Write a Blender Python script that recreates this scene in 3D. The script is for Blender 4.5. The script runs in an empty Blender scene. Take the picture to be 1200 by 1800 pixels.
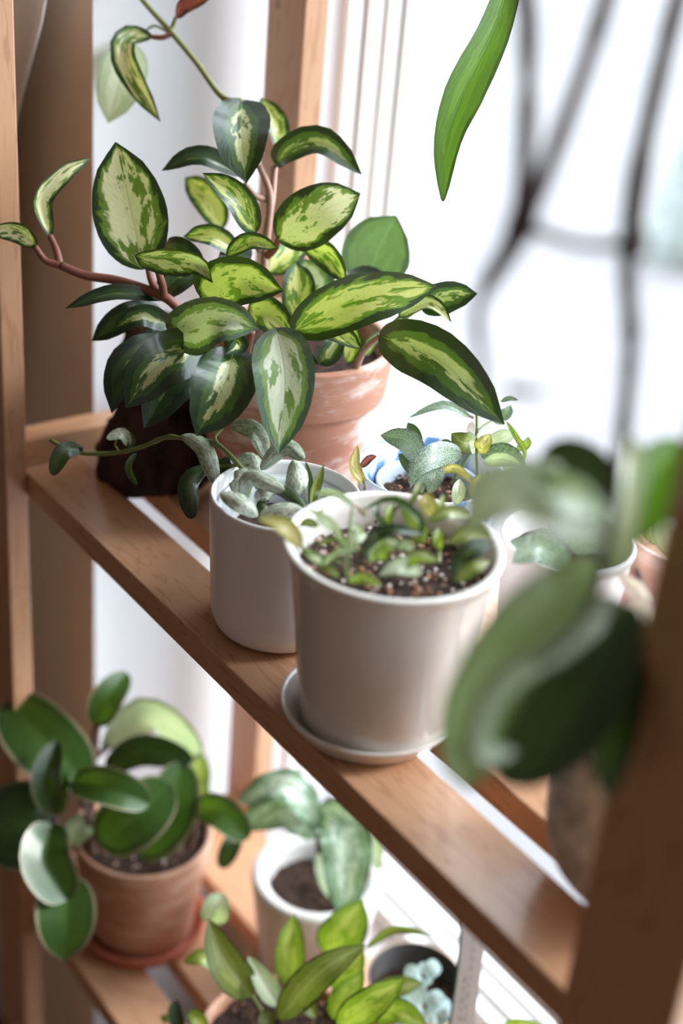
import bpy, math, random
from math import sin, cos, pi, radians, sqrt
from mathutils import Vector, Matrix, noise

# ------------------------------------------------------------------ camera
CZ = 1.70                                   # camera height above the floor (metres)
FPX, PITCH, ROLL, HEAD = 2500.0, radians(28.5), radians(5.25), radians(38)
_h = Vector((-cos(HEAD), sin(HEAD), 0)); _r0 = Vector((sin(HEAD), cos(HEAD), 0)); _z = Vector((0, 0, 1))
FW = _h * cos(PITCH) - _z * sin(PITCH); _u0 = _h * sin(PITCH) + _z * cos(PITCH)
RT = _r0 * cos(ROLL) + _u0 * sin(ROLL); UP = _u0 * cos(ROLL) - _r0 * sin(ROLL)
EYE = Vector((0, 0, CZ))

def at(px, py, d):
    """point that stands d metres in front of the lens, seen at that place of the 1200 x 1800 photograph"""
    return EYE + (FW + RT * ((px - 600) / FPX) - UP * ((py - 900) / FPX)) * d

SC = bpy.context.scene
COL = SC.collection
cd = bpy.data.cameras.new('camera')
cd.sensor_fit = 'VERTICAL'; cd.sensor_height = 36; cd.sensor_width = 24; cd.lens = 50
cd.clip_start = 0.01; cd.clip_end = 200
cd.dof.use_dof = True; cd.dof.focus_distance = 1.07; cd.dof.aperture_fstop = 2.0; cd.dof.aperture_blades = 0
cam = bpy.data.objects.new('camera', cd); COL.objects.link(cam)
cam.matrix_world = Matrix(((RT.x, UP.x, -FW.x, EYE.x), (RT.y, UP.y, -FW.y, EYE.y), (RT.z, UP.z, -FW.z, EYE.z), (0, 0, 0, 1)))
SC.camera = cam

# ------------------------------------------------------------------ sky, sun, lamps, exposure
wd = bpy.data.worlds.new('overcast_sky'); SC.world = wd; wd.use_nodes = True
bg = wd.node_tree.nodes['Background']; bg.inputs[0].default_value = (0.84, 0.91, 1.0, 1); bg.inputs[1].default_value = 8.0
sd = bpy.data.lights.new('hazy_sun', 'SUN'); sd.energy = 2.6; sd.angle = radians(14); sd.color = (1.0, 0.98, 0.95)
sun = bpy.data.objects.new('hazy_sun', sd); COL.objects.link(sun)
sun.rotation_euler = Vector((-0.42, -0.74, -0.52)).to_track_quat('-Z', 'Y').to_euler()

def area(name, loc, aim, sx, sy, power, color, portal=False):
    l = bpy.data.lights.new(name, 'AREA'); l.shape = 'RECTANGLE'; l.size = sx; l.size_y = sy; l.energy = power; l.color = color
    o = bpy.data.objects.new(name, l); COL.objects.link(o); o.location = loc
    o.rotation_euler = Vector(aim).to_track_quat('-Z', 'Y').to_euler()
    if portal: l.cycles.is_portal = True
    return o
area('window_daylight', (0.07, 1.0, CZ + 0.1), (0, -1, 0), 2.4, 2.6, 1, (1, 1, 1), True)
SC.view_settings.view_transform = 'Standard'; SC.view_settings.look = 'None'
SC.view_settings.gamma = 1; SC.view_settings.use_curve_mapping = False; SC.view_settings.exposure = 0.0
SC.cycles.use_denoising = True
SC.cycles.max_bounces = 10; SC.cycles.diffuse_bounces = 6; SC.cycles.glossy_bounces = 4
SC.cycles.transmission_bounces = 8; SC.cycles.transparent_max_bounces = 12
SC.cycles.caustics_reflective = False; SC.cycles.caustics_refractive = False
SC.cycles.sample_clamp_indirect = 4

# ------------------------------------------------------------------ node helpers
def srgb(r, g, b):
    f = lambda c: (c / 255 / 12.92) if c <= 10 else (((c / 255 + 0.055) / 1.055) ** 2.4)
    return (f(r), f(g), f(b), 1)

class NT:
    def __init__(s, name):
        s.m = bpy.data.materials.new(name); s.m.use_nodes = True; s.t = s.m.node_tree; s.t.nodes.clear()
        s.out = s.n('ShaderNodeOutputMaterial')
    def n(s, typ, **kw):
        nd = s.t.nodes.new(typ)
        for k, v in kw.items(): setattr(nd, k, v)
        return nd
    def put(s, inp, v):
        if isinstance(v, bpy.types.NodeSocket): s.t.links.new(v, inp)
        else: inp.default_value = v
    def math(s, op, a, b=0.0, c=None, clamp=False):
        nd = s.n('ShaderNodeMath', operation=op, use_clamp=clamp); s.put(nd.inputs[0], a); s.put(nd.inputs[1], b)
        if c is not None: s.put(nd.inputs[2], c)
        return nd.outputs[0]
    def step(s, v, a, b):
        nd = s.n('ShaderNodeMapRange', interpolation_type='SMOOTHSTEP'); s.put(nd.inputs[0], v); s.put(nd.inputs[1], a); s.put(nd.inputs[2], b)
        return nd.outputs[0]
    def mix(s, f, a, b, blend='MIX'):
        nd = s.n('ShaderNodeMix', data_type='RGBA', blend_type=blend); s.put(nd.inputs[0], f); s.put(nd.inputs[6], a); s.put(nd.inputs[7], b)
        return nd.outputs[2]
    def xyz(s, x, y, z):
        nd = s.n('ShaderNodeCombineXYZ'); s.put(nd.inputs[0], x); s.put(nd.inputs[1], y); s.put(nd.inputs[2], z); return nd.outputs[0]
    def noise(s, vec, scale, detail=3, rough=0.55):
        nd = s.n('ShaderNodeTexNoise'); s.put(nd.inputs['Vector'], vec); nd.inputs['Scale'].default_value = scale
        nd.inputs['Detail'].default_value = detail; nd.inputs['Roughness'].default_value = rough
        return nd.outputs['Fac']
    def obj(s): return s.n('ShaderNodeTexCoord').outputs['Object']
    def rand(s): return s.n('ShaderNodeObjectInfo').outputs['Random']
    def mapping(s, vec, scale=(1, 1, 1), loc=None, rot=(0, 0, 0)):
        nd = s.n('ShaderNodeMapping'); s.put(nd.inputs['Vector'], vec); nd.inputs['Scale'].default_value = scale; nd.inputs['Rotation'].default_value = rot
        if loc is not None: s.put(nd.inputs['Location'], loc)
        return nd.outputs[0]
    def bsdf(s, color, rough=0.5, coat=0, spec=0.5, bump=None, bstr=0.2, bdist=0.002, sheen=0, sss=0, metal=0):
        b = s.n('ShaderNodeBsdfPrincipled'); s.put(b.inputs['Base Color'], color); s.put(b.inputs['Roughness'], rough)
        b.inputs['Coat Weight'].default_value = coat; b.inputs['Coat Roughness'].default_value = 0.12
        b.inputs['Specular IOR Level'].default_value = spec; b.inputs['Metallic'].default_value = metal
        b.inputs['Sheen Weight'].default_value = sheen
        if bump is not None:
            bp = s.n('ShaderNodeBump'); bp.inputs['Strength'].default_value = bstr; bp.inputs['Distance'].default_value = bdist
            s.put(bp.inputs['Height'], bump); s.t.links.new(bp.outputs[0], b.inputs['Normal'])
        return b.outputs[0]
    def done(s, sh): s.t.links.new(sh, s.out.inputs[0]); return s.m

def plain(name, col, rough=0.5, coat=0, spec=0.5, nscale=0, namp=0.06, bstr=0.1, metal=0):
    t = NT(name)
    if nscale:
        nz = t.noise(t.obj(), nscale, 4)
        dark = tuple(c * (1 - namp * 2) for c in col[:3]) + (1,); lite = tuple(min(1, c * (1 + namp)) for c in col[:3]) + (1,)
        c = t.mix(nz, dark, lite); return t.done(t.bsdf(c, rough, coat, spec, nz, bstr, metal=metal))
    return t.done(t.bsdf(col, rough, coat, spec, metal=metal))

def wood(name, scale, light, dark, spec=0.5):
    """scale stretches the grain along the board"""
    t = NT(name); rnd = t.rand()
    off = t.xyz(t.math('MULTIPLY', rnd, 7.3), t.math('MULTIPLY', rnd, 3.1), t.math('MULTIPLY', rnd, 5.7))
    v = t.mapping(t.obj(), scale, off)
    warp = t.noise(v, 1.1, 2)
    vv = t.n('ShaderNodeVectorMath', operation='ADD'); t.put(vv.inputs[0], v); t.put(vv.inputs[1], t.xyz(t.math('MULTIPLY', warp, 1.3), t.math('MULTIPLY', warp, 1.3), t.math('MULTIPLY', warp, 1.3)))
    rings = t.noise(vv.outputs[0], 3.2, 2, 0.4)
    band = t.math('PINGPONG', t.math('MULTIPLY', rings, 9.0), 1.0)
    fine = t.noise(t.mapping(t.obj(), tuple(s * 6 for s in scale), off), 4.0, 4)
    line = t.math('SUBTRACT', 1.0, t.step(band, 0.0, 0.30))
    f = t.math('ADD', t.math('MULTIPLY', line, 0.42), t.math('MULTIPLY', fine, 0.28), clamp=True)
    c = t.mix(f, light, dark)
    vo = t.n('ShaderNodeTexVoronoi'); t.put(vo.inputs['Vector'], t.mapping(t.obj(), (9, 9, 9), off)); vo.inputs['Scale'].default_value = 1.6
    knot = t.math('SUBTRACT', 1.0, t.step(vo.outputs['Distance'], 0.03, 0.09))
    c = t.mix(t.math('MULTIPLY', knot, 0.55), c, srgb(96, 55, 34))
    return t.done(t.bsdf(c, 0.36, 0.22, spec, f, 0.10, 0.001))

M = {}
PINE_L, PINE_D = srgb(206, 160, 126), srgb(160, 110, 78)
M['wood_x'] = wood('pine_board', (3.0, 26, 26), PINE_L, PINE_D)
M['wood_z'] = wood('pine_post', (26, 26, 3.0), PINE_L, PINE_D)
M['wood_y'] = wood('pine_rail', (26, 3.0, 26), PINE_L, PINE_D)
M['wall'] = plain('painted_wall', srgb(226, 208, 188), 0.85, nscale=60, namp=0.02, bstr=0.05)
M['room'] = plain('muted_room_paint', srgb(178, 164, 152), 0.85, nscale=60, namp=0.02, bstr=0.05)
M['wall_white'] = plain('white_reveal_paint', srgb(232, 236, 244), 0.8, nscale=70, namp=0.015, bstr=0.05)
M['ceiling'] = plain('ceiling_paint', srgb(196, 186, 174), 0.9)
M['floor'] = wood('floor_boards', (2.2, 9, 9), srgb(120, 84, 62), srgb(70, 44, 32))
M['base'] = plain('baseboard_paint', srgb(200, 190, 180), 0.5, nscale=30, namp=0.03)
M['frame'] = plain('window_lacquer', srgb(240, 241, 243), 0.3, 0.2)
M['gasket'] = plain('window_gasket', srgb(52, 66, 64), 0.6)
M['gasket_pale'] = plain('window_gasket_pale', srgb(150, 160, 160), 0.6)
M['snow'] = plain('wet_slushy_ground', srgb(104, 101, 102), 0.9, nscale=0.5, namp=0.05)
M['needles'] = plain('snowy_needles', srgb(128, 146, 140), 0.9, nscale=12, namp=0.3)
M['bush_bark'] = plain('shrub_bark', srgb(110, 100, 98), 0.9, nscale=12, namp=0.2)

def glass_pane():
    t = NT('window_glass')
    lw = t.n('ShaderNodeLayerWeight'); lw.inputs[0].default_value = 0.12
    tr = t.n('ShaderNodeBsdfTransparent'); tr.inputs[0].default_value = (0.97, 0.985, 0.98, 1)
    gl = t.n('ShaderNodeBsdfGlossy'); gl.inputs['Roughness'].default_value = 0.02
    mx = t.n('ShaderNodeMixShader'); t.put(mx.inputs[0], t.math('MULTIPLY', lw.outputs['Fresnel'], 0.6)); t.t.links.new(tr.outputs[0], mx.inputs[1]); t.t.links.new(gl.outputs[0], mx.inputs[2])
    return t.done(mx.outputs[0])
M['glass'] = glass_pane()

def clear_plastic():
    t = NT('clear_plastic')
    tr = t.n('ShaderNodeBsdfTransparent'); tr.inputs[0].default_value = (0.93, 0.95, 0.96, 1)
    b = t.bsdf((0.85, 0.88, 0.92, 1), 0.12, 0.3)
    mx = t.n('ShaderNodeMixShader'); mx.inputs[0].default_value = 0.55; t.t.links.new(tr.outputs[0], mx.inputs[1]); t.t.links.new(b, mx.inputs[2])
    return t.done(mx.outputs[0])
M['clear'] = clear_plastic()

def cloth(name, col):
    t = NT(name)
    nz = t.noise(t.mapping(t.obj(), (300, 300, 60)), 2, 2)
    b = t.bsdf(t.mix(nz, tuple(c * 0.88 for c in col[:3]) + (1,), col), 0.9, 0, 0.2, nz, 0.1)
    tl = t.n('ShaderNodeBsdfTranslucent'); tl.inputs[0].default_value = col
    mx = t.n('ShaderNodeMixShader'); mx.inputs[0].default_value = 0.25; t.t.links.new(b, mx.inputs[1]); t.t.links.new(tl.outputs[0], mx.inputs[2])
    return t.done(mx.outputs[0])
M['curtain'] = cloth('curtain_linen', srgb(240, 236, 234))

def terracotta(name, base, stain, amt):
    t = NT(name); o = t.obj()
    a = t.noise(o, 14, 5, 0.6); b = t.noise(t.mapping(o, (1, 1, 3.0)), 22, 4, 0.6); g = t.noise(o, 240, 2)
    c = t.mix(a, tuple(x * 0.80 for x in base[:3]) + (1,), base)
    c = t.mix(t.math('MULTIPLY', t.step(b, 0.42, 0.68), amt), c, stain)
    return t.done(t.bsdf(c, 0.82, 0, 0.25, g, 0.12, 0.001))
M['terra_old'] = terracotta('weathered_terracotta', srgb(190, 136, 114), srgb(228, 210, 204), 0.85)
M['terra'] = terracotta('terracotta', srgb(192, 140, 114), srgb(214, 178, 160), 0.6)
M['terra_red'] = terracotta('red_terracotta', srgb(196, 116, 92), srgb(206, 146, 126), 0.3)
M['terra_pale'] = terracotta('bleached_terracotta', srgb(226, 184, 168), srgb(240, 222, 214), 0.6)

def glaze(name, col, rough=0.14, coat=0.5):
    t = NT(name); nz = t.noise(t.obj(), 30, 2)
    return t.done(t.bsdf(t.mix(nz, tuple(c * 0.97 for c in col[:3]) + (1,), col), rough, coat, 0.5))
M['white_gloss'] = glaze('white_glaze', srgb(226, 221, 217), 0.10)
M['white_satin'] = glaze('white_satin_glaze', srgb(243, 240, 241), 0.32, 0.2)
M['white_low'] = glaze('white_stoneware', srgb(222, 218, 218), 0.28, 0.2)
M['olive_glaze'] = glaze('olive_glaze', srgb(178, 174, 140), 0.3)
M['black_pot'] = plain('dark_plastic', srgb(44, 38, 38), 0.45, nscale=20, namp=0.2)
M['peach'] = plain('peach_clay', srgb(224, 190, 166), 0.7, nscale=40, namp=0.1)

def blue_glaze():
    t = NT('blue_streaked_glaze'); o = t.obj()
    w = t.n('ShaderNodeTexWave', wave_type='RINGS', rings_direction='Z'); t.put(w.inputs['Vector'], t.mapping(o, (1, 1, 1.6), rot=(0.5, 0.3, 0))); w.inputs['Scale'].default_value = 15; w.inputs['Distortion'].default_value = 3.5; w.inputs['Detail'].default_value = 1
    c = t.mix(t.step(w.outputs['Fac'], 0.25, 0.75), srgb(98, 142, 204), srgb(216, 228, 246))
    return t.done(t.bsdf(c, 0.12, 0.6, 0.5))
M['blue_glaze'] = blue_glaze()
M['blue_rim'] = glaze('pale_blue_glaze', srgb(206, 218, 238), 0.15)

def felt_grey():
    t = NT('grey_felted_stone'); o = t.obj(); a = t.noise(o, 60, 5, 0.7); b = t.noise(o, 14, 3)
    c = t.mix(t.step(a, 0.3, 0.7), srgb(150, 142, 134), srgb(228, 222, 212)); c = t.mix(t.math('MULTIPLY', b, 0.4), c, srgb(170, 158, 146))
    return t.done(t.bsdf(c, 0.95, 0, 0.15, a, 0.5, 0.003))
M['grey_pot'] = felt_grey()

def bark():
    t = NT('cork_bark'); o = t.obj(); a = t.noise(o, 40, 6, 0.7); b = t.noise(t.mapping(o, (1, 1, 0.4)), 28, 5, 0.6)
    c = t.mix(t.step(b, 0.3, 0.75), srgb(26, 18, 18), srgb(84, 60, 54)); c = t.mix(t.math('MULTIPLY', t.step(a, 0.55, 0.8), 0.4), c, srgb(104, 84, 76))
    return t.done(t.bsdf(c, 0.9, 0, 0.2, a, 0.7, 0.004))
M['bark'] = bark()

def soil():
    t = NT('potting_soil'); o = t.obj(); a = t.noise(o, 160, 5, 0.7); b = t.noise(o, 60, 3)
    c = t.mix(t.step(a, 0.35, 0.75), srgb(30, 20, 18), srgb(92, 66, 54)); c = t.mix(t.math('MULTIPLY', t.step(b, 0.6, 0.75), 0.5), c, srgb(120, 92, 80))
    return t.done(t.bsdf(c, 0.95, 0, 0.3, a, 0.8, 0.003))
M['soil'] = soil()

def chips(name, a, b):
    t = NT(name); v = t.n('ShaderNodeTexVoronoi'); t.put(v.inputs['Vector'], t.obj()); v.inputs['Scale'].default_value = 110
    sp = t.n('ShaderNodeSeparateColor'); t.t.links.new(v.outputs['Color'], sp.inputs[0])
    return t.done(t.bsdf(t.mix(t.step(sp.outputs[0], 0.2, 0.8), a, b), 0.9, 0, 0.3))
M['chips'] = chips('bark_chips', srgb(46, 30, 26), srgb(190, 142, 112))
M['perlite'] = chips('perlite', srgb(236, 226, 222), srgb(180, 150, 138))

def leafmat(name, margin, mid, center, back, thr_mid=0.25, thr_c=0.5, amp=0.5, rough=0.34, vein=None, veinw=0.03, trans=0.3, glow=None, speck=None, speck_amt=0.0, spscale=(26, 44), coat=0.25, rim=None, var=0.25):
    t = NT(name); uv = t.n('ShaderNodeUVMap'); sp = t.n('ShaderNodeSeparateXYZ'); t.t.links.new(uv.outputs[0], sp.inputs[0])
    u, v = sp.outputs[0], sp.outputs[1]; rnd = t.rand()
    d = t.math('ABSOLUTE', t.math('MULTIPLY_ADD', u, 2.0, -1.0))
    e = t.math('SUBTRACT', 1.0, d)
    vv = t.math('MULTIPLY', t.math('MULTIPLY', v, t.math('SUBTRACT', 1.0, v)), 4.6, clamp=True)
    m = t.math('MULTIPLY', e, t.math('POWER', vv, 0.6))
    vec = t.xyz(t.math('MULTIPLY', u, 2.4), t.math('MULTIPLY', t.math('SUBTRACT', v, t.math('MULTIPLY', d, 0.28)), 3.6), t.math('MULTIPLY', rnd, 61.0))
    n1 = t.noise(vec, 1.9, 4, 0.6)
    vec2 = t.xyz(t.math('MULTIPLY', u, 3.4), t.math('MULTIPLY', t.math('SUBTRACT', v, t.math('MULTIPLY', d, 0.25)), 2.6), t.math('MULTIPLY_ADD', rnd, 43.0, 9.0))
    n2 = t.noise(vec2, 1.5, 5, 0.62)
    val = t.math('ADD', m, t.math('MULTIPLY', t.math('SUBTRACT', n1, 0.5), amp))
    c = t.mix(t.step(val, thr_mid - 0.04, thr_mid + 0.05), margin, mid)
    mc = t.math('MULTIPLY', t.step(val, thr_c - 0.03, thr_c + 0.06), t.math('SUBTRACT', 1.0, t.step(n2, 0.53, 0.57)))
    c = t.mix(mc, c, center)
    if vein: c = t.mix(t.math('MULTIPLY', t.math('SUBTRACT', 1.0, t.step(d, veinw * 0.4, veinw)), 0.75), c, vein)
    if rim: c = t.mix(t.math('MULTIPLY', t.step(d, 0.88, 0.94), 0.8), c, rim)
    if speck:
        ns = t.noise(t.xyz(t.math('MULTIPLY', u, float(spscale[0])), t.math('MULTIPLY', v, float(spscale[1])), t.math('MULTIPLY', rnd, 31.0)), 1.0, 4, 0.7)
        c = t.mix(t.math('MULTIPLY', t.step(ns, 0.46, 0.58), speck_amt), c, speck)
    fn = t.noise(t.xyz(t.math('MULTIPLY', u, 16.0), t.math('MULTIPLY', t.math('SUBTRACT', v, t.math('MULTIPLY', d, 0.25)), 34.0), t.math('MULTIPLY', rnd, 17.0)), 1.0, 3, 0.6)
    c = t.mix(0.55, c, t.mix(fn, (0.62, 0.64, 0.66, 1), (1.30, 1.28, 1.25, 1)), 'MULTIPLY')
    dust = t.noise(t.xyz(t.math('MULTIPLY', u, 60.0), t.math('MULTIPLY', v, 100.0), t.math('MULTIPLY', rnd, 13.0)), 1.0, 1)
    c = t.mix(t.math('MULTIPLY', t.step(dust, 0.78, 0.84), 0.6), c, (0.75, 0.78, 0.72, 1))
    c = t.mix(var, c, t.mix(rnd, (0.55, 0.62, 0.6, 1), (1.25, 1.2, 1.1, 1)), 'MULTIPLY')
    geo = t.n('ShaderNodeNewGeometry')
    cf = t.mix(geo.outputs['Backfacing'], c, back)
    side = t.math('MULTIPLY_ADD', t.noise(t.xyz(t.math('MULTIPLY', d, 4.0), t.math('MULTIPLY', t.math('SUBTRACT', v, t.math('MULTIPLY', d, 0.3)), 22.0), 0.0), 1.0, 2), 0.7, t.math('MULTIPLY', t.step(d, 0.0, 0.06), 0.5))
    nzr = t.math('MULTIPLY_ADD', n2, 0.25, rough - 0.12)
    b = t.bsdf(cf, nzr, coat, 0.5, side, 0.25, 0.0015)
    tl = t.n('ShaderNodeBsdfTranslucent'); g = glow or mid
    t.put(tl.inputs[0], t.mix(0.5, t.mix(1.0, c, (1.5, 1.6, 0.9, 1), 'MULTIPLY'), t.mix(1.0, t.mix(0.6, c, (0.5, 0.5, 0.5, 1)), t.mix(1.0, g, (2.0, 2.0, 2.0, 1), 'MULTIPLY'), 'MULTIPLY')))
    mx = t.n('ShaderNodeMixShader'); t.put(mx.inputs[0], t.math('MULTIPLY_ADD', t.step(val, thr_mid - 0.04, thr_mid + 0.05), trans * 0.7, trans * 0.3)); t.t.links.new(b, mx.inputs[1]); t.t.links.new(tl.outputs[0], mx.inputs[2])
    return t.done(mx.outputs[0])

DG, MG, LIME, CREAM = srgb(30, 52, 30), srgb(112, 146, 52), srgb(178, 196, 92), srgb(228, 230, 186)
GLOW = srgb(170, 205, 40)
M['hoya_cream'] = leafmat('cream_variegated_leaf', DG, srgb(98, 128, 54), srgb(232, 230, 192), srgb(120, 146, 92), 0.20, 0.32, 0.75, vein=srgb(214, 222, 170), trans=0.2, glow=GLOW, coat=0.4)
M['hoya_lime'] = leafmat('lime_variegated_leaf', srgb(32, 56, 30), srgb(98, 132, 42), srgb(206, 208, 134), srgb(132, 160, 84), 0.27, 0.39, 0.75, vein=srgb(196, 208, 120), trans=0.26, glow=GLOW, coat=0.4)
M['hoya_green'] = leafmat('green_leaf_with_cream_heart', srgb(36, 60, 38), srgb(62, 94, 46), srgb(204, 210, 160), srgb(116, 142, 104), 0.42, 0.68, 0.6, vein=srgb(170, 190, 130), trans=0.14, glow=GLOW, coat=0.5)
M['hoya_dark'] = leafmat('dark_green_leaf', srgb(30, 48, 32), srgb(46, 70, 40), srgb(120, 140, 84), srgb(96, 122, 86), 0.5, 0.95, 0.5, vein=srgb(74, 104, 60), trans=0.08, glow=GLOW, coat=0.5)
M['hoya_gloss'] = leafmat('glossy_pale_leaf', srgb(84, 108, 88), srgb(124, 152, 96), srgb(220, 226, 206), srgb(120, 146, 92), 0.26, 0.44, 0.55, rough=0.26, vein=srgb(206, 218, 190), trans=0.24, glow=GLOW, coat=0.6)
M['hoya_plain'] = leafmat('plain_green_leaf', srgb(98, 128, 84), srgb(112, 142, 94), srgb(122, 152, 104), srgb(120, 150, 98), 0.2, 0.5, 0.3, rough=0.5, vein=srgb(150, 176, 130), trans=0.3, glow=srgb(120, 160, 60), speck=srgb(170, 190, 160), speck_amt=0.12)
M['silver'] = leafmat('silver_mottled_leaf', srgb(176, 190, 166), srgb(206, 216, 200), srgb(226, 230, 218), srgb(70, 94, 52), 0.1, 0.4, 0.7, rough=0.42, trans=0.12, glow=srgb(120, 160, 60), speck=srgb(92, 116, 82), speck_amt=0.6, spscale=(9, 9), coat=0.15)
M['olive_dark'] = leafmat('dark_olive_leaf', srgb(44, 62, 36), srgb(60, 80, 46), srgb(74, 94, 56), srgb(56, 76, 40), 0.2, 0.6, 0.4, trans=0.22, glow=srgb(110, 150, 40), speck=srgb(110, 124, 98), speck_amt=0.25)
M['speckle'] = leafmat('silver_speckled_leaf', srgb(62, 86, 66), srgb(84, 108, 86), srgb(104, 126, 104), srgb(92, 116, 74), 0.2, 0.6, 0.4, rough=0.4, vein=srgb(170, 186, 170), trans=0.22, glow=srgb(120, 160, 60), speck=srgb(188, 200, 192), speck_amt=0.7)
M['mint'] = leafmat('pale_mint_leaf', srgb(150, 170, 140), srgb(186, 200, 172), srgb(212, 220, 202), srgb(160, 182, 140), 0.1, 0.5, 0.4, rough=0.4, trans=0.3, glow=srgb(190, 210, 130), vein=srgb(120, 146, 110))
M['lime'] = leafmat('lime_leaf', srgb(88, 114, 34), srgb(128, 152, 56), srgb(176, 186, 98), srgb(140, 166, 70), 0.14, 0.5, 0.6, rough=0.4, vein=srgb(112, 140, 56), trans=0.3, glow=GLOW)
M['olive'] = leafmat('olive_leaf', srgb(80, 90, 42), srgb(110, 122, 58), srgb(140, 148, 86), srgb(136, 152, 74), 0.15, 0.55, 0.6, rough=0.42, vein=srgb(172, 174, 132), veinw=0.09, trans=0.2, glow=srgb(170, 190, 50))
M['tan'] = leafmat('yellowing_leaf', srgb(128, 122, 56), srgb(172, 164, 88), srgb(216, 204, 150), srgb(176, 166, 96), 0.1, 0.45, 0.5, trans=0.25, glow=srgb(190, 190, 80))
M['ripple'] = leafmat('rippled_silver_leaf', srgb(104, 132, 104), srgb(140, 166, 142), srgb(200, 216, 204), srgb(80, 104, 82), 0.15, 0.42, 0.9, rough=0.38, vein=srgb(84, 112, 88), trans=0.22, glow=srgb(150, 180, 110), speck=srgb(84, 114, 88), speck_amt=0.45, spscale=(6, 16))
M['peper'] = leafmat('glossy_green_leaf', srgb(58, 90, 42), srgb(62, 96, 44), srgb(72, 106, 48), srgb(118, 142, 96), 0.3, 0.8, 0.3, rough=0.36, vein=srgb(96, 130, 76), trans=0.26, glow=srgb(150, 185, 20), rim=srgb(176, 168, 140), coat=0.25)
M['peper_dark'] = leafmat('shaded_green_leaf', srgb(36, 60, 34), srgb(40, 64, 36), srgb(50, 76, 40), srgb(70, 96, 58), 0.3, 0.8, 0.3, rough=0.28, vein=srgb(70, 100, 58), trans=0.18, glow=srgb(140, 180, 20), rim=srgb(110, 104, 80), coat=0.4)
M['fleshy'] = leafmat('fleshy_grey_green_leaf', srgb(138, 158, 118), srgb(152, 170, 134), srgb(168, 184, 152), srgb(150, 172, 126), 0.2, 0.6, 0.3, rough=0.32, vein=srgb(90, 108, 76), trans=0.3, glow=srgb(150, 180, 100), coat=0.5)
M['fleshy_pale'] = leafmat('pale_sheened_leaf', srgb(176, 192, 164), srgb(192, 206, 182), srgb(206, 216, 198), srgb(176, 196, 156), 0.2, 0.6, 0.3, rough=0.28, trans=0.35, glow=srgb(190, 206, 160), coat=0.7)  # paler than fleshy: sheen of the sky painted into the colour
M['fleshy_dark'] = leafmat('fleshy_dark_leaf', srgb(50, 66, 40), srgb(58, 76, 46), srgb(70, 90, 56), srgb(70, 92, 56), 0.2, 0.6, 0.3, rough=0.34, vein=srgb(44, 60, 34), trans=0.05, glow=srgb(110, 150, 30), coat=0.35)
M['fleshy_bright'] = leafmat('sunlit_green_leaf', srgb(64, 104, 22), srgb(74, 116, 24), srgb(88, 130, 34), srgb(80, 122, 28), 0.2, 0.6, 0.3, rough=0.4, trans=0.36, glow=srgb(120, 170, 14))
M['strap'] = leafmat('strap_leaf', srgb(78, 112, 52), srgb(88, 122, 54), srgb(104, 140, 58), srgb(96, 128, 70), 0.15, 0.5, 0.35, rough=0.4, vein=srgb(78, 108, 54), trans=0.34, glow=srgb(130, 180, 40), var=0.1)
M['pinkish'] = leafmat('pinkish_white_leaf', srgb(214, 190, 196), srgb(232, 216, 220), srgb(242, 234, 236), srgb(226, 208, 212), 0.15, 0.5, 0.4, rough=0.4, trans=0.35, glow=srgb(236, 220, 220))
M['red'] = leafmat('young_red_leaf', srgb(70, 48, 34), srgb(150, 76, 62), srgb(172, 100, 84), srgb(150, 86, 74), 0.35, 0.6, 0.5, trans=0.2, glow=srgb(170, 90, 70))
M['succulent'] = plain('blue_grey_succulent', srgb(186, 208, 210), 0.6, nscale=60, namp=0.08)
M['stem_red'] = plain('red_brown_stem', srgb(146, 92, 78), 0.5, nscale=80, namp=0.15)
M['stem_pink'] = plain('pink_stem', srgb(178, 136, 122), 0.5, nscale=80, namp=0.12)
M['stem_green'] = plain('green_stem', srgb(128, 138, 84), 0.5, nscale=80, namp=0.15)
M['stem_dark'] = plain('dark_woody_stem', srgb(96, 84, 82), 0.8, nscale=160, namp=0.3, bstr=0.6)
M['stem_brown'] = plain('brown_fleshy_stem', srgb(92, 62, 54), 0.6, nscale=60, namp=0.2)
M['tag'] = plain('white_plastic_tag', srgb(232, 230, 234), 0.4)
M['ink'] = plain('grey_ink', srgb(120, 116, 124), 0.7)
M['rod'] = plain('dark_green_rod', srgb(38, 60, 42), 0.5)

# ------------------------------------------------------------------ object helpers
def link(name, verts, faces, mats, parent=None, uvs=None, smooth=True, matidx=None, edges=()):
    me = bpy.data.meshes.new(name); me.from_pydata([tuple(v) for v in verts], list(edges), faces); me.update()
    for m in (mats if isinstance(mats, (list, tuple)) else [mats]): me.materials.append(m)
    if smooth: me.polygons.foreach_set('use_smooth', [True] * len(me.polygons))
    if matidx: me.polygons.foreach_set('material_index', matidx)
    if uvs:
        l = me.uv_layers.new(name='UVMap')
        for lp in me.loops: l.data[lp.index].uv = uvs[lp.vertex_index]
    o = bpy.data.objects.new(name, me); COL.objects.link(o)
    if parent is not None: o.parent = parent; o.matrix_parent_inverse = Matrix.Translation(-parent.location)
    return o

def thing(name, label, cat, loc, group=None):
    o = bpy.data.objects.new(name, None); COL.objects.link(o); o.location = loc; o.empty_display_size = 0.02
    o['label'] = label; o['category'] = cat
    if group: o['group'] = group
    return o

def tag(o, label, cat, group=None):
    o['label'] = label; o['category'] = cat
    if group: o['group'] = group
    return o

def struct(o): o['kind'] = 'structure'; return o

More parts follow.
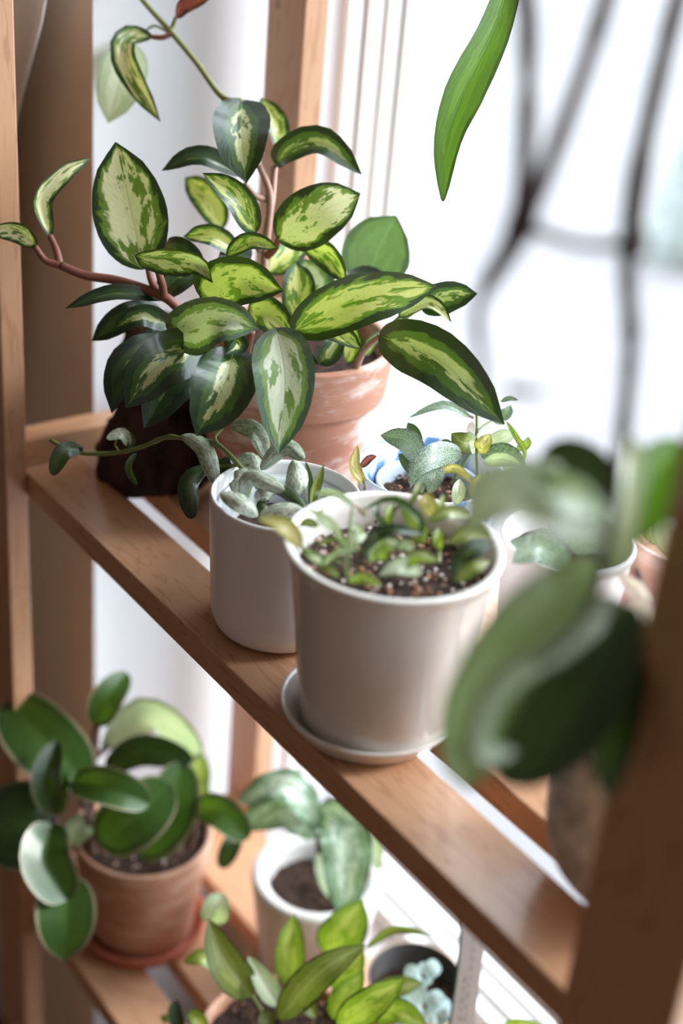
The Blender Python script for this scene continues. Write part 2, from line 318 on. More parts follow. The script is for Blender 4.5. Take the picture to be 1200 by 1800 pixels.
def box(name, x0, x1, y0, y1, z0, z1, mat, parent=None, bev=0.0015):
    """box with chamfered edges, built in world coordinates"""
    import bmesh
    bm = bmesh.new(); bmesh.ops.create_cube(bm, size=1)
    for v in bm.verts: v.co = Vector(((x0 + x1) / 2 + v.co.x * (x1 - x0), (y0 + y1) / 2 + v.co.y * (y1 - y0), (z0 + z1) / 2 + v.co.z * (z1 - z0)))
    if bev: bmesh.ops.bevel(bm, geom=list(bm.edges), offset=bev, segments=2, profile=0.6, affect='EDGES')
    me = bpy.data.meshes.new(name); bm.to_mesh(me); bm.free(); me.materials.append(mat)
    o = bpy.data.objects.new(name, me); COL.objects.link(o)
    if parent is not None: o.parent = parent; o.matrix_parent_inverse = Matrix.Translation(-parent.location)
    return o

def lathe(name, prof, c, mat, parent=None, n=72, wob=0.0, seed=0):
    """prof: list of (radius, z); surface of revolution about the vertical through c"""
    V, F = [], []
    for (r, z) in prof:
        for k in range(n):
            a = 2 * pi * k / n; rr = r
            if wob: rr *= 1 + wob * (noise.noise(Vector((cos(a) * 2 + seed, sin(a) * 2, z * 18))))
            V.append((c[0] + rr * cos(a), c[1] + rr * sin(a), c[2] + z))
    for i in range(len(prof) - 1):
        for k in range(n):
            F.append((i * n + k, i * n + (k + 1) % n, (i + 1) * n + (k + 1) % n, (i + 1) * n + k))
    return link(name, V, F, mat, parent)

def rounded(prof, r=0.003, seg=4):
    """soften the corners of a profile"""
    out = [prof[0]]
    for i in range(1, len(prof) - 1):
        p, a, b = Vector(prof[i]), Vector(prof[i - 1]), Vector(prof[i + 1])
        da, db = (a - p), (b - p); k = min(r, da.length * 0.45, db.length * 0.45)
        if k < 1e-5: out.append(tuple(p)); continue
        q0, q1 = p + da.normalized() * k, p + db.normalized() * k
        for s in range(seg + 1):
            t = s / seg; out.append(tuple(q0 * (1 - t) ** 2 + p * 2 * t * (1 - t) + q1 * t * t))
    out.append(prof[-1]); return out

def soil_disc(c, r, z, parent, name='soil', amp=0.004, seed=0, mat=None):
    V, F, n, rings = [(c[0], c[1], c[2] + z + 0.002)], [], 40, 10
    for i in range(1, rings + 1):
        for k in range(n):
            a = 2 * pi * k / n; rr = r * i / rings; x, y = rr * cos(a), rr * sin(a)
            h = amp * (noise.noise(Vector((x * 70 + seed, y * 70, 0))) + 0.8 * noise.noise(Vector((x * 190, y * 190 + seed, 3)))) - (0.002 if i == rings else 0)
            V.append((c[0] + x, c[1] + y, c[2] + z + h))
    for k in range(n): F.append((0, 1 + k, 1 + (k + 1) % n))
    for i in range(rings - 1):
        for k in range(n): F.append((1 + i * n + k, 1 + (i + 1) * n + k, 1 + (i + 1) * n + (k + 1) % n, 1 + i * n + (k + 1) % n))
    return link(name, V, F, mat or M['soil'], parent)

def crumbs(c, r, z, parent, mat, count, size, name='bark_chip', seed=1):
    rnd = random.Random(seed); V, F = [], []
    for _ in range(count):
        a = rnd.uniform(0, 2 * pi); q = r * sqrt(rnd.random()); s = size * rnd.uniform(0.45, 1.2)
        p = Vector((c[0] + q * cos(a), c[1] + q * sin(a), c[2] + z + rnd.uniform(0, 0.003)))
        R = Matrix.Rotation(rnd.uniform(0, 6.3), 3, 'Z') @ Matrix.Rotation(rnd.uniform(-0.9, 0.9), 3, 'X')
        b = len(V); k = [rnd.uniform(0.6, 1.1) for _ in range(6)]
        for i, v in enumerate(((1, 0, 0), (-1, 0, 0), (0, 0.75, 0), (0, -0.75, 0), (0, 0, 0.55), (0, 0, -0.55))): V.append(p + R @ (Vector(v) * s * k[i]))
        for f in ((0, 2, 4), (2, 1, 4), (1, 3, 4), (3, 0, 4), (2, 0, 5), (1, 2, 5), (3, 1, 5), (0, 3, 5)): F.append(tuple(b + i for i in f))
    o = link(name, V, F, mat, parent, smooth=False); o['kind'] = 'stuff'; return o

def spline(P, n):
    """Catmull-Rom through P, n samples"""
    P = [Vector(p) for p in P]
    if len(P) == 2: return [P[0].lerp(P[1], i / (n - 1)) for i in range(n)]
    Q = [P[0] * 2 - P[1]] + P + [P[-1] * 2 - P[-2]]; L = [0]
    for i in range(1, len(P)): L.append(L[-1] + (P[i] - P[i - 1]).length)
    out = []
    for s in range(n):
        d = L[-1] * s / (n - 1); i = 0
        while i < len(P) - 2 and d > L[i + 1]: i += 1
        t = (d - L[i]) / max(1e-9, L[i + 1] - L[i]); a, b, c, e = Q[i], Q[i + 1], Q[i + 2], Q[i + 3]
        out.append(0.5 * ((2 * b) + (c - a) * t + (2 * a - 5 * b + 4 * c - e) * t * t + (3 * b - a - 3 * c + e) * t ** 3))
    return out

def tube(P, r0, r1, mat, parent=None, name='stem', n=None, seg=8, knobs=0.0, world=False):
    """stem through points (px, py, depth)"""
    pts = [Vector(p) if (world or isinstance(p, Vector)) else at(*p) for p in P]
    n = n or max(6, 6 * len(pts)); C = spline(pts, n); V, F = [], []; nv = None
    for i, p in enumerate(C):
        t = (C[min(i + 1, n - 1)] - C[max(i - 1, 0)]).normalized()
        nv = (Vector((0.3, 0.5, 0.81)) if nv is None else nv); nv = (nv - t * nv.dot(t)).normalized(); bv = t.cross(nv)
        r = r0 + (r1 - r0) * i / (n - 1)
        if knobs: r *= 1 + knobs * noise.noise(p * 160)
        for k in range(seg):
            a = 2 * pi * k / seg; V.append(p + (nv * cos(a) + bv * sin(a)) * r)
    for i in range(n - 1):
        for k in range(seg): F.append((i * seg + k, i * seg + (k + 1) % seg, (i + 1) * seg + (k + 1) % seg, (i + 1) * seg + k))
    F.append(tuple(reversed(range(seg)))); F.append(tuple((n - 1) * seg + k for k in range(seg)))
    return link(name, V, F, mat, parent)

SHAPES = {                                   # half width along the leaf, 0 at stalk, 1 at tip
    'hoya': lambda v: (v ** 0.55) * ((1 - v) ** 0.72) * (1 - 0.35 * max(0, v - 0.84) / 0.16),
    'oval': lambda v: (v ** 0.5) * ((1 - v) ** 0.5) * 2.0,
    'round': lambda v: (v ** 0.42) * ((1 - v) ** 0.40) * 1.765,
    'lance': lambda v: (v ** 0.7) * ((1 - v) ** 0.85) * 2.92 * 0.98,
    'strap': lambda v: (0.42 + 0.58 * min(1, (v / 0.62)) ** 1.4) * min(1, ((1 - v) / 0.30)) ** 0.62,
    'band': lambda v: min(1, (v / 0.12)) ** 0.5 * min(1, ((1 - v) / 0.12)) ** 0.5,
}

SMAX = {k: max(f(i / 200) for i in range(1, 200)) for k, f in SHAPES.items()}

def leaf(parent, P, w, mat, roll=0, fold=0.22, arch=0.08, curl=0.0, twist=0, shape='hoya', thick=0.0, wave=0.0, pitch=0.0, name='leaf', label=None, nl=18, nw=10, stalk=None):
    """leaf whose midrib runs through P = [(px, py, depth), ...] from stalk to tip; w = width in photo pixels at its depth;
    roll turns the blade about the midrib away from facing the room, fold = V of the two halves, arch = bow towards the viewer"""
    pts = [at(*p) for p in P]
    if len(pts) == 2:
        L = (pts[1] - pts[0]).length; mid = (pts[0] + pts[1]) / 2; t = (pts[1] - pts[0]).normalized(); nn = (EYE - mid).normalized(); nn = (nn - t * nn.dot(t)).normalized()
        pts = [pts[0], mid + nn * arch * L, pts[1]]
    elif arch:
        L = (pts[-1] - pts[0]).length
        for i in range(1, len(pts) - 1): pts[i] = pts[i] + (EYE - pts[i]).normalized() * arch * L
    d = sum(p[2] for p in P) / len(P); W = w * d / FPX / 2
    vs = [0.5 - 0.5 * cos(pi * i / nl) for i in range(nl + 1)]
    C = spline(pts, 121); V, UV, F, MI = [], [], [], []
    rows = []
    mid = C[60]; tm = (C[70] - C[50]).normalized(); n0 = (EYE - mid).normalized()
    for v in vs:
        i = int(round(v * 120)); p = C[i]; t = (C[min(i + 3, 120)] - C[max(i - 3, 0)]).normalized()
        n = n0 - t * n0.dot(t)
        n = n.normalized() if n.length > 0.15 else (n0 - tm * n0.dot(tm)).normalized()
        if roll or twist: n = Matrix.Rotation(radians(roll + twist * (v - 0.5)), 3, t) @ n
        s = n.cross(t).normalized(); n = t.cross(s).normalized()
        rows.append((v, p, s, n, W * max(0.0, SHAPES[shape](v)) / SMAX[shape] if 0 < v < 1 else W * 0.02))
    for (v, p, s, n, hw) in rows:
        for k in range(nw + 1):
            u = -1 + 2 * k / nw; au = abs(u)
            a = fold * 1.2 * (1 if au > 0 else 0)
            q = p + s * (u * hw * cos(a)) + n * (au * hw * sin(a)) + n * (curl * hw * u * u)
            if wave: q = q + n * (wave * hw * au * au * sin(v * 26 + (1.3 if u > 0 else 0)))
            V.append(q); UV.append(((u + 1) / 2, v))
    m = nw + 1
    for i in range(nl):
        for k in range(nw): F.append((i * m + k, (i + 1) * m + k, (i + 1) * m + k + 1, i * m + k + 1))
    if thick:
        b = len(V)
        for i, (v, p, s, n, hw) in enumerate(rows):
            for k in range(nw + 1):
                u = -1 + 2 * k / nw; th = thick * (1 - u ** 4) * min(1, hw / (W * 0.5)); V.append(V[i * m + k] - n * th); UV.append(((u + 1) / 2, v))
        for i in range(nl):
            for k in range(nw): F.append((b + i * m + k, b + i * m + k + 1, b + (i + 1) * m + k + 1, b + (i + 1) * m + k))
        for i in range(nl):
            F.append((i * m, (i + 1) * m, b + (i + 1) * m, b + i * m)); F.append((i * m + nw, b + i * m + nw, b + (i + 1) * m + nw, (i + 1) * m + nw))
    o = link(name, V, F, M[mat] if isinstance(mat, str) else mat, parent, UV)
    if label: o['label'] = label
    return o
# ------------------------------------------------------------------ the room
SH, LO = CZ - 0.600, CZ - 1.130             # plank tops of the upper and the lower shelf
FL, CE = 0.0, 2.75
WX0, WX1, WY, WW = -1.15, 1.30, 0.58, 0.85   # niche sides, room face of the wall, plane of the window frame
RX0, RX1, RY0 = -2.6, 2.6, -3.0
def wall(name, *a, mat='wall'): return struct(box(name, *a, M[mat], None, 0))
wall('floor', RX0 - 0.2, RX1 + 0.2, RY0 - 0.2, 1.1, -0.1, FL, mat='floor')
wall('ceiling', RX0 - 0.2, RX1 + 0.2, RY0 - 0.2, 1.1, CE, CE + 0.1, mat='ceiling')
wl = wall('wall_front', RX0 - 0.2, WX0, WY, 1.02, FL, CE)
wl.data.materials.append(M['wall_white'])
for p in wl.data.polygons:
    if p.normal.x > 0.5: p.material_index = 1
wr = wall('wall_right_of_window', WX1, RX1 + 0.2, WY, 1.02, FL, CE)
wall('wall_under_window', WX0, WX1, WW, 1.02, FL, CZ - 1.24, mat='wall_white')
wall('wall_left', RX0 - 0.2, RX0, RY0, WY, FL, CE, mat='room')
wall('wall_right', RX1, RX1 + 0.2, RY0, WY, FL, CE, mat='room')
wall('wall_back', RX0, RX1, RY0 - 0.2, RY0, FL, CE, mat='room')
struct(box('baseboard_front', RX0, WX0 - 0.002, WY - 0.016, WY, FL, 0.09, M['base']))
# window_1: fixed frame in steps, gaskets, sash, pane
w1 = bpy.data.objects.new('window_1', None); COL.objects.link(w1); w1.location = (WX0, WW, CZ - 1.2); struct(w1)
zb, zt = CZ - 1.24, CE
def jamb(x0, x1, sgn):
    steps = [('frame', .845, .861, .010, 'frame'), ('gasket', .861, .8665, .004, 'gasket'), ('frame', .8665, .884, .013, 'frame'), ('gasket', .884, .8875, .009, 'gasket_pale'),
             ('frame', .8875, .903, .016, 'frame'), ('gasket', .903, .908, .012, 'gasket_pale'), ('sash', .908, .945, .019, 'frame')]
    for nm, y0, y1, pr, mt in steps:
        box(nm, *((x0, x0 + pr) if sgn > 0 else (x0 - pr, x0)), y0, y1, zb, zt, M[mt], w1, 0.0012)
jamb(WX0, 0, 1); jamb(WX1, 0, -1)
for nm, y0, y1, h, mt in [('frame', .845, .861, .030, 'frame'), ('gasket', .861, .8665, .026, 'gasket_pale'), ('frame', .8665, .884, .036, 'frame'), ('gasket', .884, .8875, .032, 'gasket_pale'),
                          ('frame', .8875, .903, .042, 'frame'), ('gasket', .903, .908, .038, 'gasket_pale'), ('sash', .908, .945, .052, 'frame')]:
    box(nm, WX0 + 0.035, WX1 - 0.035, y0, y1, zb, zb + h, M[mt], w1, 0.0012)
box('sill', WX0, WX1, .80, .845, zb - 0.02, zb, M['frame'], w1, 0.003)
box('pane', WX0 + 0.018, WX1 - 0.03, .925, .931, zb + .05, zt, M['glass'], w1, 0)
# outdoors
g = struct(link('ground', [(-60, -60, -1.2), (60, -60, -1.2), (60, 60, -1.2), (-60, 60, -1.2)], [(0, 1, 2, 3)], M['snow']))
def shrub(x, y, z, h, r, seed, label):
    t = thing('evergreen_shrub', label, 'shrub', (x, y, z))
    tube([(x, y, z), (x + .03, y, z + h * .5), (x, y, z + h)], r * .08, r * .02, M['bush_bark'], t, 'trunk', world=True)
    rn = random.Random(seed)
    V, F = [], []
    for i in range(900):
        q = rn.random(); zz = z + h * (.06 + .94 * q); rr = r * (1 - q) ** .8 * rn.uniform(.5, 1.05); a = rn.uniform(0, 6.3)
        c = Vector((x + rr * cos(a), y + rr * sin(a), zz)); dirv = Vector((cos(a), sin(a), rn.uniform(-.5, .3))).normalized(); s = dirv.cross(Vector((0, 0, 1))).normalized(); l = rn.uniform(.05, .10); b = len(V)
        V += [c - s * .008, c + s * .008, c + dirv * l * .6 + s * .02 , c + dirv * l, c + dirv * l * .6 - s * .02]; F.append((b, b + 1, b + 2, b + 3, b + 4))
    o = link('foliage', V, F, M['needles'], t); o['kind'] = 'stuff'; return t
shrub(-6.02, 7.36, -1.2, 0.95, 0.30, 3, 'grey green evergreen shrub outside the window at the upper right')

# curtain beyond the left post
def curtain():
    V, F = [], []; nz, nx = 40, 60
    for i in range(nz + 1):
        z = CE - 0.05 - (CE - 0.15) * i / nz; zr = z - CZ
        edge = -1.140 - 0.62 * min(0.16, max(0, -0.19 - zr)) - (0.25 * max(0, min(1, (-0.35 - zr))))
        for k in range(nx + 1):
            f = k / nx; x = -1.9 + (edge + 1.9) * f
            V.append((x, 0.525 + 0.022 * sin(f * 46 + 0.3 * sin(z * 3)) * (0.6 + 0.4 * sin(f * 9)), z))
    for i in range(nz):
        for k in range(nx): F.append((i * (nx + 1) + k, i * (nx + 1) + k + 1, (i + 1) * (nx + 1) + k + 1, (i + 1) * (nx + 1) + k))
    o = link('curtain', V, F, M['curtain']); m = o.modifiers.new('thickness', 'SOLIDIFY'); m.thickness = 0.002
    return tag(o, 'greyish white curtain hanging in folds behind the far left shelf post', 'curtain')
curtain()

# ------------------------------------------------------------------ the shelf unit
XA, XB = -1.06, -0.345                       # inner faces of the two ladder ends
sh = thing('shelf_unit', 'pine shelf unit with slatted shelves and ladder ends standing before the window', 'shelf', (XA - 0.03, 0.46, 0))
ZT = CZ + 0.22
for x0, x1 in ((XA - 0.06, XA), (XB, XB + 0.068)):
    for y0, y1 in ((.448, .4685), (.738, .763)): box('post', x0, x1, y0, y1, 0, ZT, M['wood_z'], sh)
    for zt_ in (SH + 0.026, LO + 0.026, ZT - 0.05): box('rail', (x0 + 0.02) if x0 < -.5 else x0 + .012, x1 - 0.012 if x0 < -.5 else x1 - .02, .4685, .738, zt_ - 0.058, zt_, M['wood_y'], sh)
for zt_ in (SH, LO, ZT - 0.076):
    for y0, y1 in ((.4690, .5262), (.5577, .6180), (.6500, .7375)):
        box('plank', XA - (0.011 if True else 0), XB + 0.011, y0, y1, zt_ - 0.0235, zt_, M['wood_x'], sh, 0.0012)
# ------------------------------------------------------------------ pots on the upper shelf
def zc(x, y, z): return Vector((x, y, CZ + z))

# front white pot on its saucer
FPx, FPy = -.613, .525
sau = lathe('pot_saucer', rounded([(0, .004), (.047, .004), (.0585, .0165), (.0625, .0175), (.0622, .0145), (.052, .0), (.046, 0), (.0455, .0015), (0, .0015)], .002), (-.6165, .5215, SH), M['white_gloss'])
tag(sau, 'white glazed saucer under the front tapered pot on the front plank', 'saucer')
fp = thing('potted_seedling', 'tapered glossy white pot of small mixed hoya cuttings standing on a white saucer', 'potted plant', zc(FPx, FPy, -.5945))
fpc = (FPx, FPy, CZ - .5950)
lathe('pot', rounded([(0, .003), (.050, .001), (.0535, .004), (.0585, .045), (.0655, .110), (.0685, .127), (.0722, .1345), (.0728, .1375), (.0712, .1385), (.0665, .1375), (.0635, .128), (.060, .098), (.05, .09), (0, .09)], .0025), fpc, M['white_gloss'], fp, 96)
soil_disc(fpc, .0628, .1165, fp, seed=3)
crumbs(fpc, .060, .1175, fp, M['chips'], 260, .0028, seed=4)
crumbs(fpc, .058, .118, fp, M['perlite'], 130, .0030, 'perlite', 8)

# left white cylinder cachepot with a clear nursery pot inside
LPx, LPy = -.7485, .5325
lpc = (LPx, LPy, SH)
cp = lathe('cachepot', rounded([(0, .001), (.040, .0005), (.0475, .004), (.0515, .014), (.0530, .040), (.0560, .1085), (.0562, .1115), (.0545, .1135), (.0520, .1115), (.0505, .098), (.0485, .020), (.043, .008), (0, .008)], .003), lpc, M['white_satin'], None, 96)
tag(cp, 'white cylindrical satin cachepot left of the front pot with silvery hoya inside', 'pot')
lp = thing('potted_silver_hoya', 'silver mottled trailing hoya in a clear nursery pot inside the left white cachepot', 'potted plant', zc(LPx, LPy, -.589))
lathe('nursery_pot', rounded([(.034, .010), (.0415, .096), (.0430, .1000), (.0490, .1010), (.0495, .1035), (.0480, .1040), (.0470, .1025), (.0425, .1022), (.0400, .0985), (.0325, .012)], .001), lpc, M['clear'], lp)
soil_disc(lpc, .0392, .085, lp, seed=9)

# the big terracotta pot
TPx, TPy = -.909, .642
tpc = (TPx, TPy, SH)
tp = thing('potted_variegated_hoya', 'large weathered terracotta pot of bushy cream and green variegated hoya at the far end', 'potted plant', (TPx, TPy, SH))
lathe('pot', rounded([(0, .001), (.056, .0), (.0585, .003), (.0745, .104), (.0755, .1135), (.0815, .1145), (.0865, .1560), (.0870, .1590), (.0850, .1605), (.0790, .1600), (.0765, .150), (.072, .110), (.060, .02), (0, .02)], .0022), tpc, M['terra_old'], tp, 96, 0.004)
soil_disc(tpc, .0755, .143, tp, seed=5)

# cork bark lump
def bark_stump():
    c = Vector((-1.005, .570, SH + .0005)); n, V, F = 64, [], []
    prof = [(0.0, .0), (.050, .0), (.055, .008), (.054, .022), (.0495, .045), (.043, .068), (.0375, .095), (.0345, .120), (.030, .140), (.020, .150), (0.0, .153)]
    C = spline([(r, 0, z) for r, z in prof], 44)
    for i, p in enumerate(C):
        for k in range(n):
            a = 2 * pi * k / n; q = Vector((cos(a) * 1.6, sin(a) * 1.6, p.z * 22))
            f = 1 + .16 * noise.noise(q) + .10 * noise.noise(q * 3.1) + .06 * noise.noise(q * 8)
            r = max(0, p.x) * f * .90; V.append(c + Vector((r * cos(a), r * sin(a), max(0, p.z + (0.004 * noise.noise(q * 4) if p.z > .004 else 0)))))
    for i in range(len(C) - 1):
        for k in range(n): F.append((i * n + k, i * n + (k + 1) % n, (i + 1) * n + (k + 1) % n, (i + 1) * n + k))
    o = link('cork_bark_stump', V, F, M['bark'])
    return tag(o, 'dark brown rough cork bark stump standing left of the terracotta pot', 'bark')
bark_stump()

# blue pot with a nursery pot
bpc = (-.750, .671, SH)
bp = lathe('blue_pot', rounded([(0, .001), (.040, .0), (.044, .003), (.0535, .050), (.0570, .088), (.0590, .0985), (.0580, .1020), (.0550, .1005), (.0465, .0900), (.0440, .080), (.040, .012), (0, .012)], .003), bpc, M['blue_glaze'], None, 80)
tag(bp, 'blue and white streaked glazed pot behind the front white pot', 'pot')
bq = thing('potted_speckled_hoya', 'silver speckled hoya with dark soil growing inside the blue streaked pot', 'potted plant', (-.750, .671, SH + .012))
lathe('nursery_pot', rounded([(.034, .0135), (.0395, .080), (.0425, .0870), (.0420, .0895), (.0385, .0890), (.0372, .084), (.032, .015)], .002), bpc, M['blue_rim'], bq, 64)
soil_disc(bpc, .0378, .077, bq, amp=.005, seed=13)
crumbs(bpc, .036, .078, bq, M['chips'], 90, .003, seed=14)

# small white pot at the right
spc = (-.578, .651, SH)
sq = thing('potted_spotted_begonia', 'small white pot of dark spotted leaves half hidden behind the front pot', 'potted plant', (-.578, .651, SH))
lathe('pot', rounded([(0, .001), (.033, .0), (.0365, .003), (.0405, .060), (.0450, .124), (.0470, .1275), (.0468, .1310), (.0440, .1315), (.0425, .126), (.0395, .10), (0, .095)], .002), spc, M['white_satin'], sq, 72)
soil_disc(spc, .0415, .116, sq, seed=23)

# bleached terracotta pot further right, at the window
kpc = (-.552, .752, SH)
kq = thing('potted_silver_pothos', 'bleached pink terracotta pot under round silvery leaves at the right by the window', 'potted plant', (-.552, .752, SH))
lathe('pot', rounded([(0, .001), (.034, .0), (.037, .003), (.046, .085), (.0475, .090), (.0500, .091), (.0515, .120), (.0500, .1215), (.0465, .121), (.045, .11), (0, .11)], .002), kpc, M['terra_pale'], kq, 64, .003)

# grey felted pot near the right post
gpc = (-.402, .566, SH)
gq = thing('potted_pink_hoya', 'grey rough stone pot of pinkish white leaves beside the near right post', 'potted plant', (-.402, .566, SH))
lathe('pot', rounded([(0, .001), (.030, .0), (.043, .006), (.055, .022), (.0605, .045), (.0600, .075), (.0560, .105), (.0545, .112), (.0510, .112), (.0505, .085), (0, .08)], .006), gpc, M['grey_pot'], gq, 72, .02, 4)
soil_disc(gpc, .0505, .100, gq, seed=31)

# ------------------------------------------------------------------ pots on the lower shelf
lts = lathe('terracotta_saucer', rounded([(0, .004), (.056, .004), (.0640, .0175), (.0675, .0185), (.0672, .0150), (.060, .0), (0, .0)], .002), (-.985, .552, LO), M['terra_red'])
tag(lts, 'red terracotta saucer under the round leaved plant on the lower shelf', 'saucer')
ltc = (-.987, .552, LO + .0035)
lt = thing('potted_peperomia', 'terracotta pot of big round glossy green leaves on the lower shelf at left', 'potted plant', ltc)
lathe('pot', rounded([(0, .001), (.051, .0), (.0535, .003), (.0635, .082), (.0640, .0870), (.0680, .0880), (.0715, .1260), (.0720, .1285), (.0700, .1300), (.0660, .1295), (.0630, .105), (0, .10)], .002), ltc, M['terra'], lt, 80, .003)
soil_disc(ltc, .0645, .120, lt, seed=41, amp=.005); crumbs(ltc, .062, .121, lt, M['perlite'], 40, .0028, 'perlite', 42)

lwc = (-.853, .678, LO)
lw = thing('potted_rippled_plant', 'thick rimmed white pot of rippled silvery leaves on the lower shelf', 'potted plant', lwc)
lathe('pot', rounded([(0, .001), (.046, .0), (.050, .004), (.0590, .060), (.0655, .110), (.0668, .1180), (.0640, .1225), (.0560, .1225), (.0495, .1170), (.0465, .085), (0, .08)], .005), lwc, M['white_low'], lw, 80)
soil_disc(lwc, .0480, .100, lw, seed=51, amp=.005)

lhc = (-.701, .534, LO)
lh = thing('potted_lime_hoya', 'terracotta pot of upright lime and olive leaves at the bottom of the photo', 'potted plant', lhc)
lathe('pot', rounded([(0, .001), (.054, .0), (.0565, .003), (.0660, .076), (.0665, .080), (.0700, .081), (.0735, .1160), (.0740, .1185), (.0720, .1200), (.0675, .1195), (.065, .095), (0, .09)], .002), lhc, M['terra'], lh, 80, .003)
soil_disc(lhc, .0665, .108, lh, seed=61, amp=.006); crumbs(lhc, .063, .110, lh, M['chips'], 110, .0035, seed=62)

ldc = (-.706, .692, LO)
ld = thing('potted_blue_succulent', 'black lined peach clay pot of pale blue succulents right of the lime hoya', 'potted plant', ldc)
lathe('pot', rounded([(0, .001), (.034, .0), (.037, .003), (.046, .098), (.0475, .1000), (.0460, .1015), (.0452, .1015)], .0015), ldc, M['peach'], ld, 64)
lathe('liner', [(.0450, .1012), (.0435, .100), (.040, .060), (0, .058)], ldc, M['black_pot'], ld, 64)
soil_disc(ldc, .0415, .074, ld, seed=71, amp=.004); crumbs(ldc, .038, .076, ld, M['chips'], 50, .003, seed=72)

loc_ = (-.588, .700, LO)
lo = thing('potted_trailing_cutting', 'small olive glazed pot at the bottom edge under the front plank', 'potted plant', loc_)
lathe('pot', rounded([(0, .001), (.034, .0), (.037, .003), (.044, .088), (.0455, .0925), (.0440, .0945), (.0405, .093), (.0385, .07), (0, .068)], .002), loc_, M['olive_glaze'], lo, 64)
soil_disc(loc_, .0395, .082, lo, seed=81)
# ------------------------------------------------------------------ the big variegated hoya
TW = random.Random(12)
def many(par, rows, ws=1.0, **common):
    for r in rows:
        P, w, m = r[0], r[1] * ws, r[2]; kw = dict(common); kw.update(r[3] if len(r) > 3 else {})
        kw.setdefault('twist', TW.uniform(-22, 22)); kw.setdefault('wave', TW.uniform(-.05, .05) if not kw.get('thick') else 0)
        leaf(par, P, w, m, **kw)

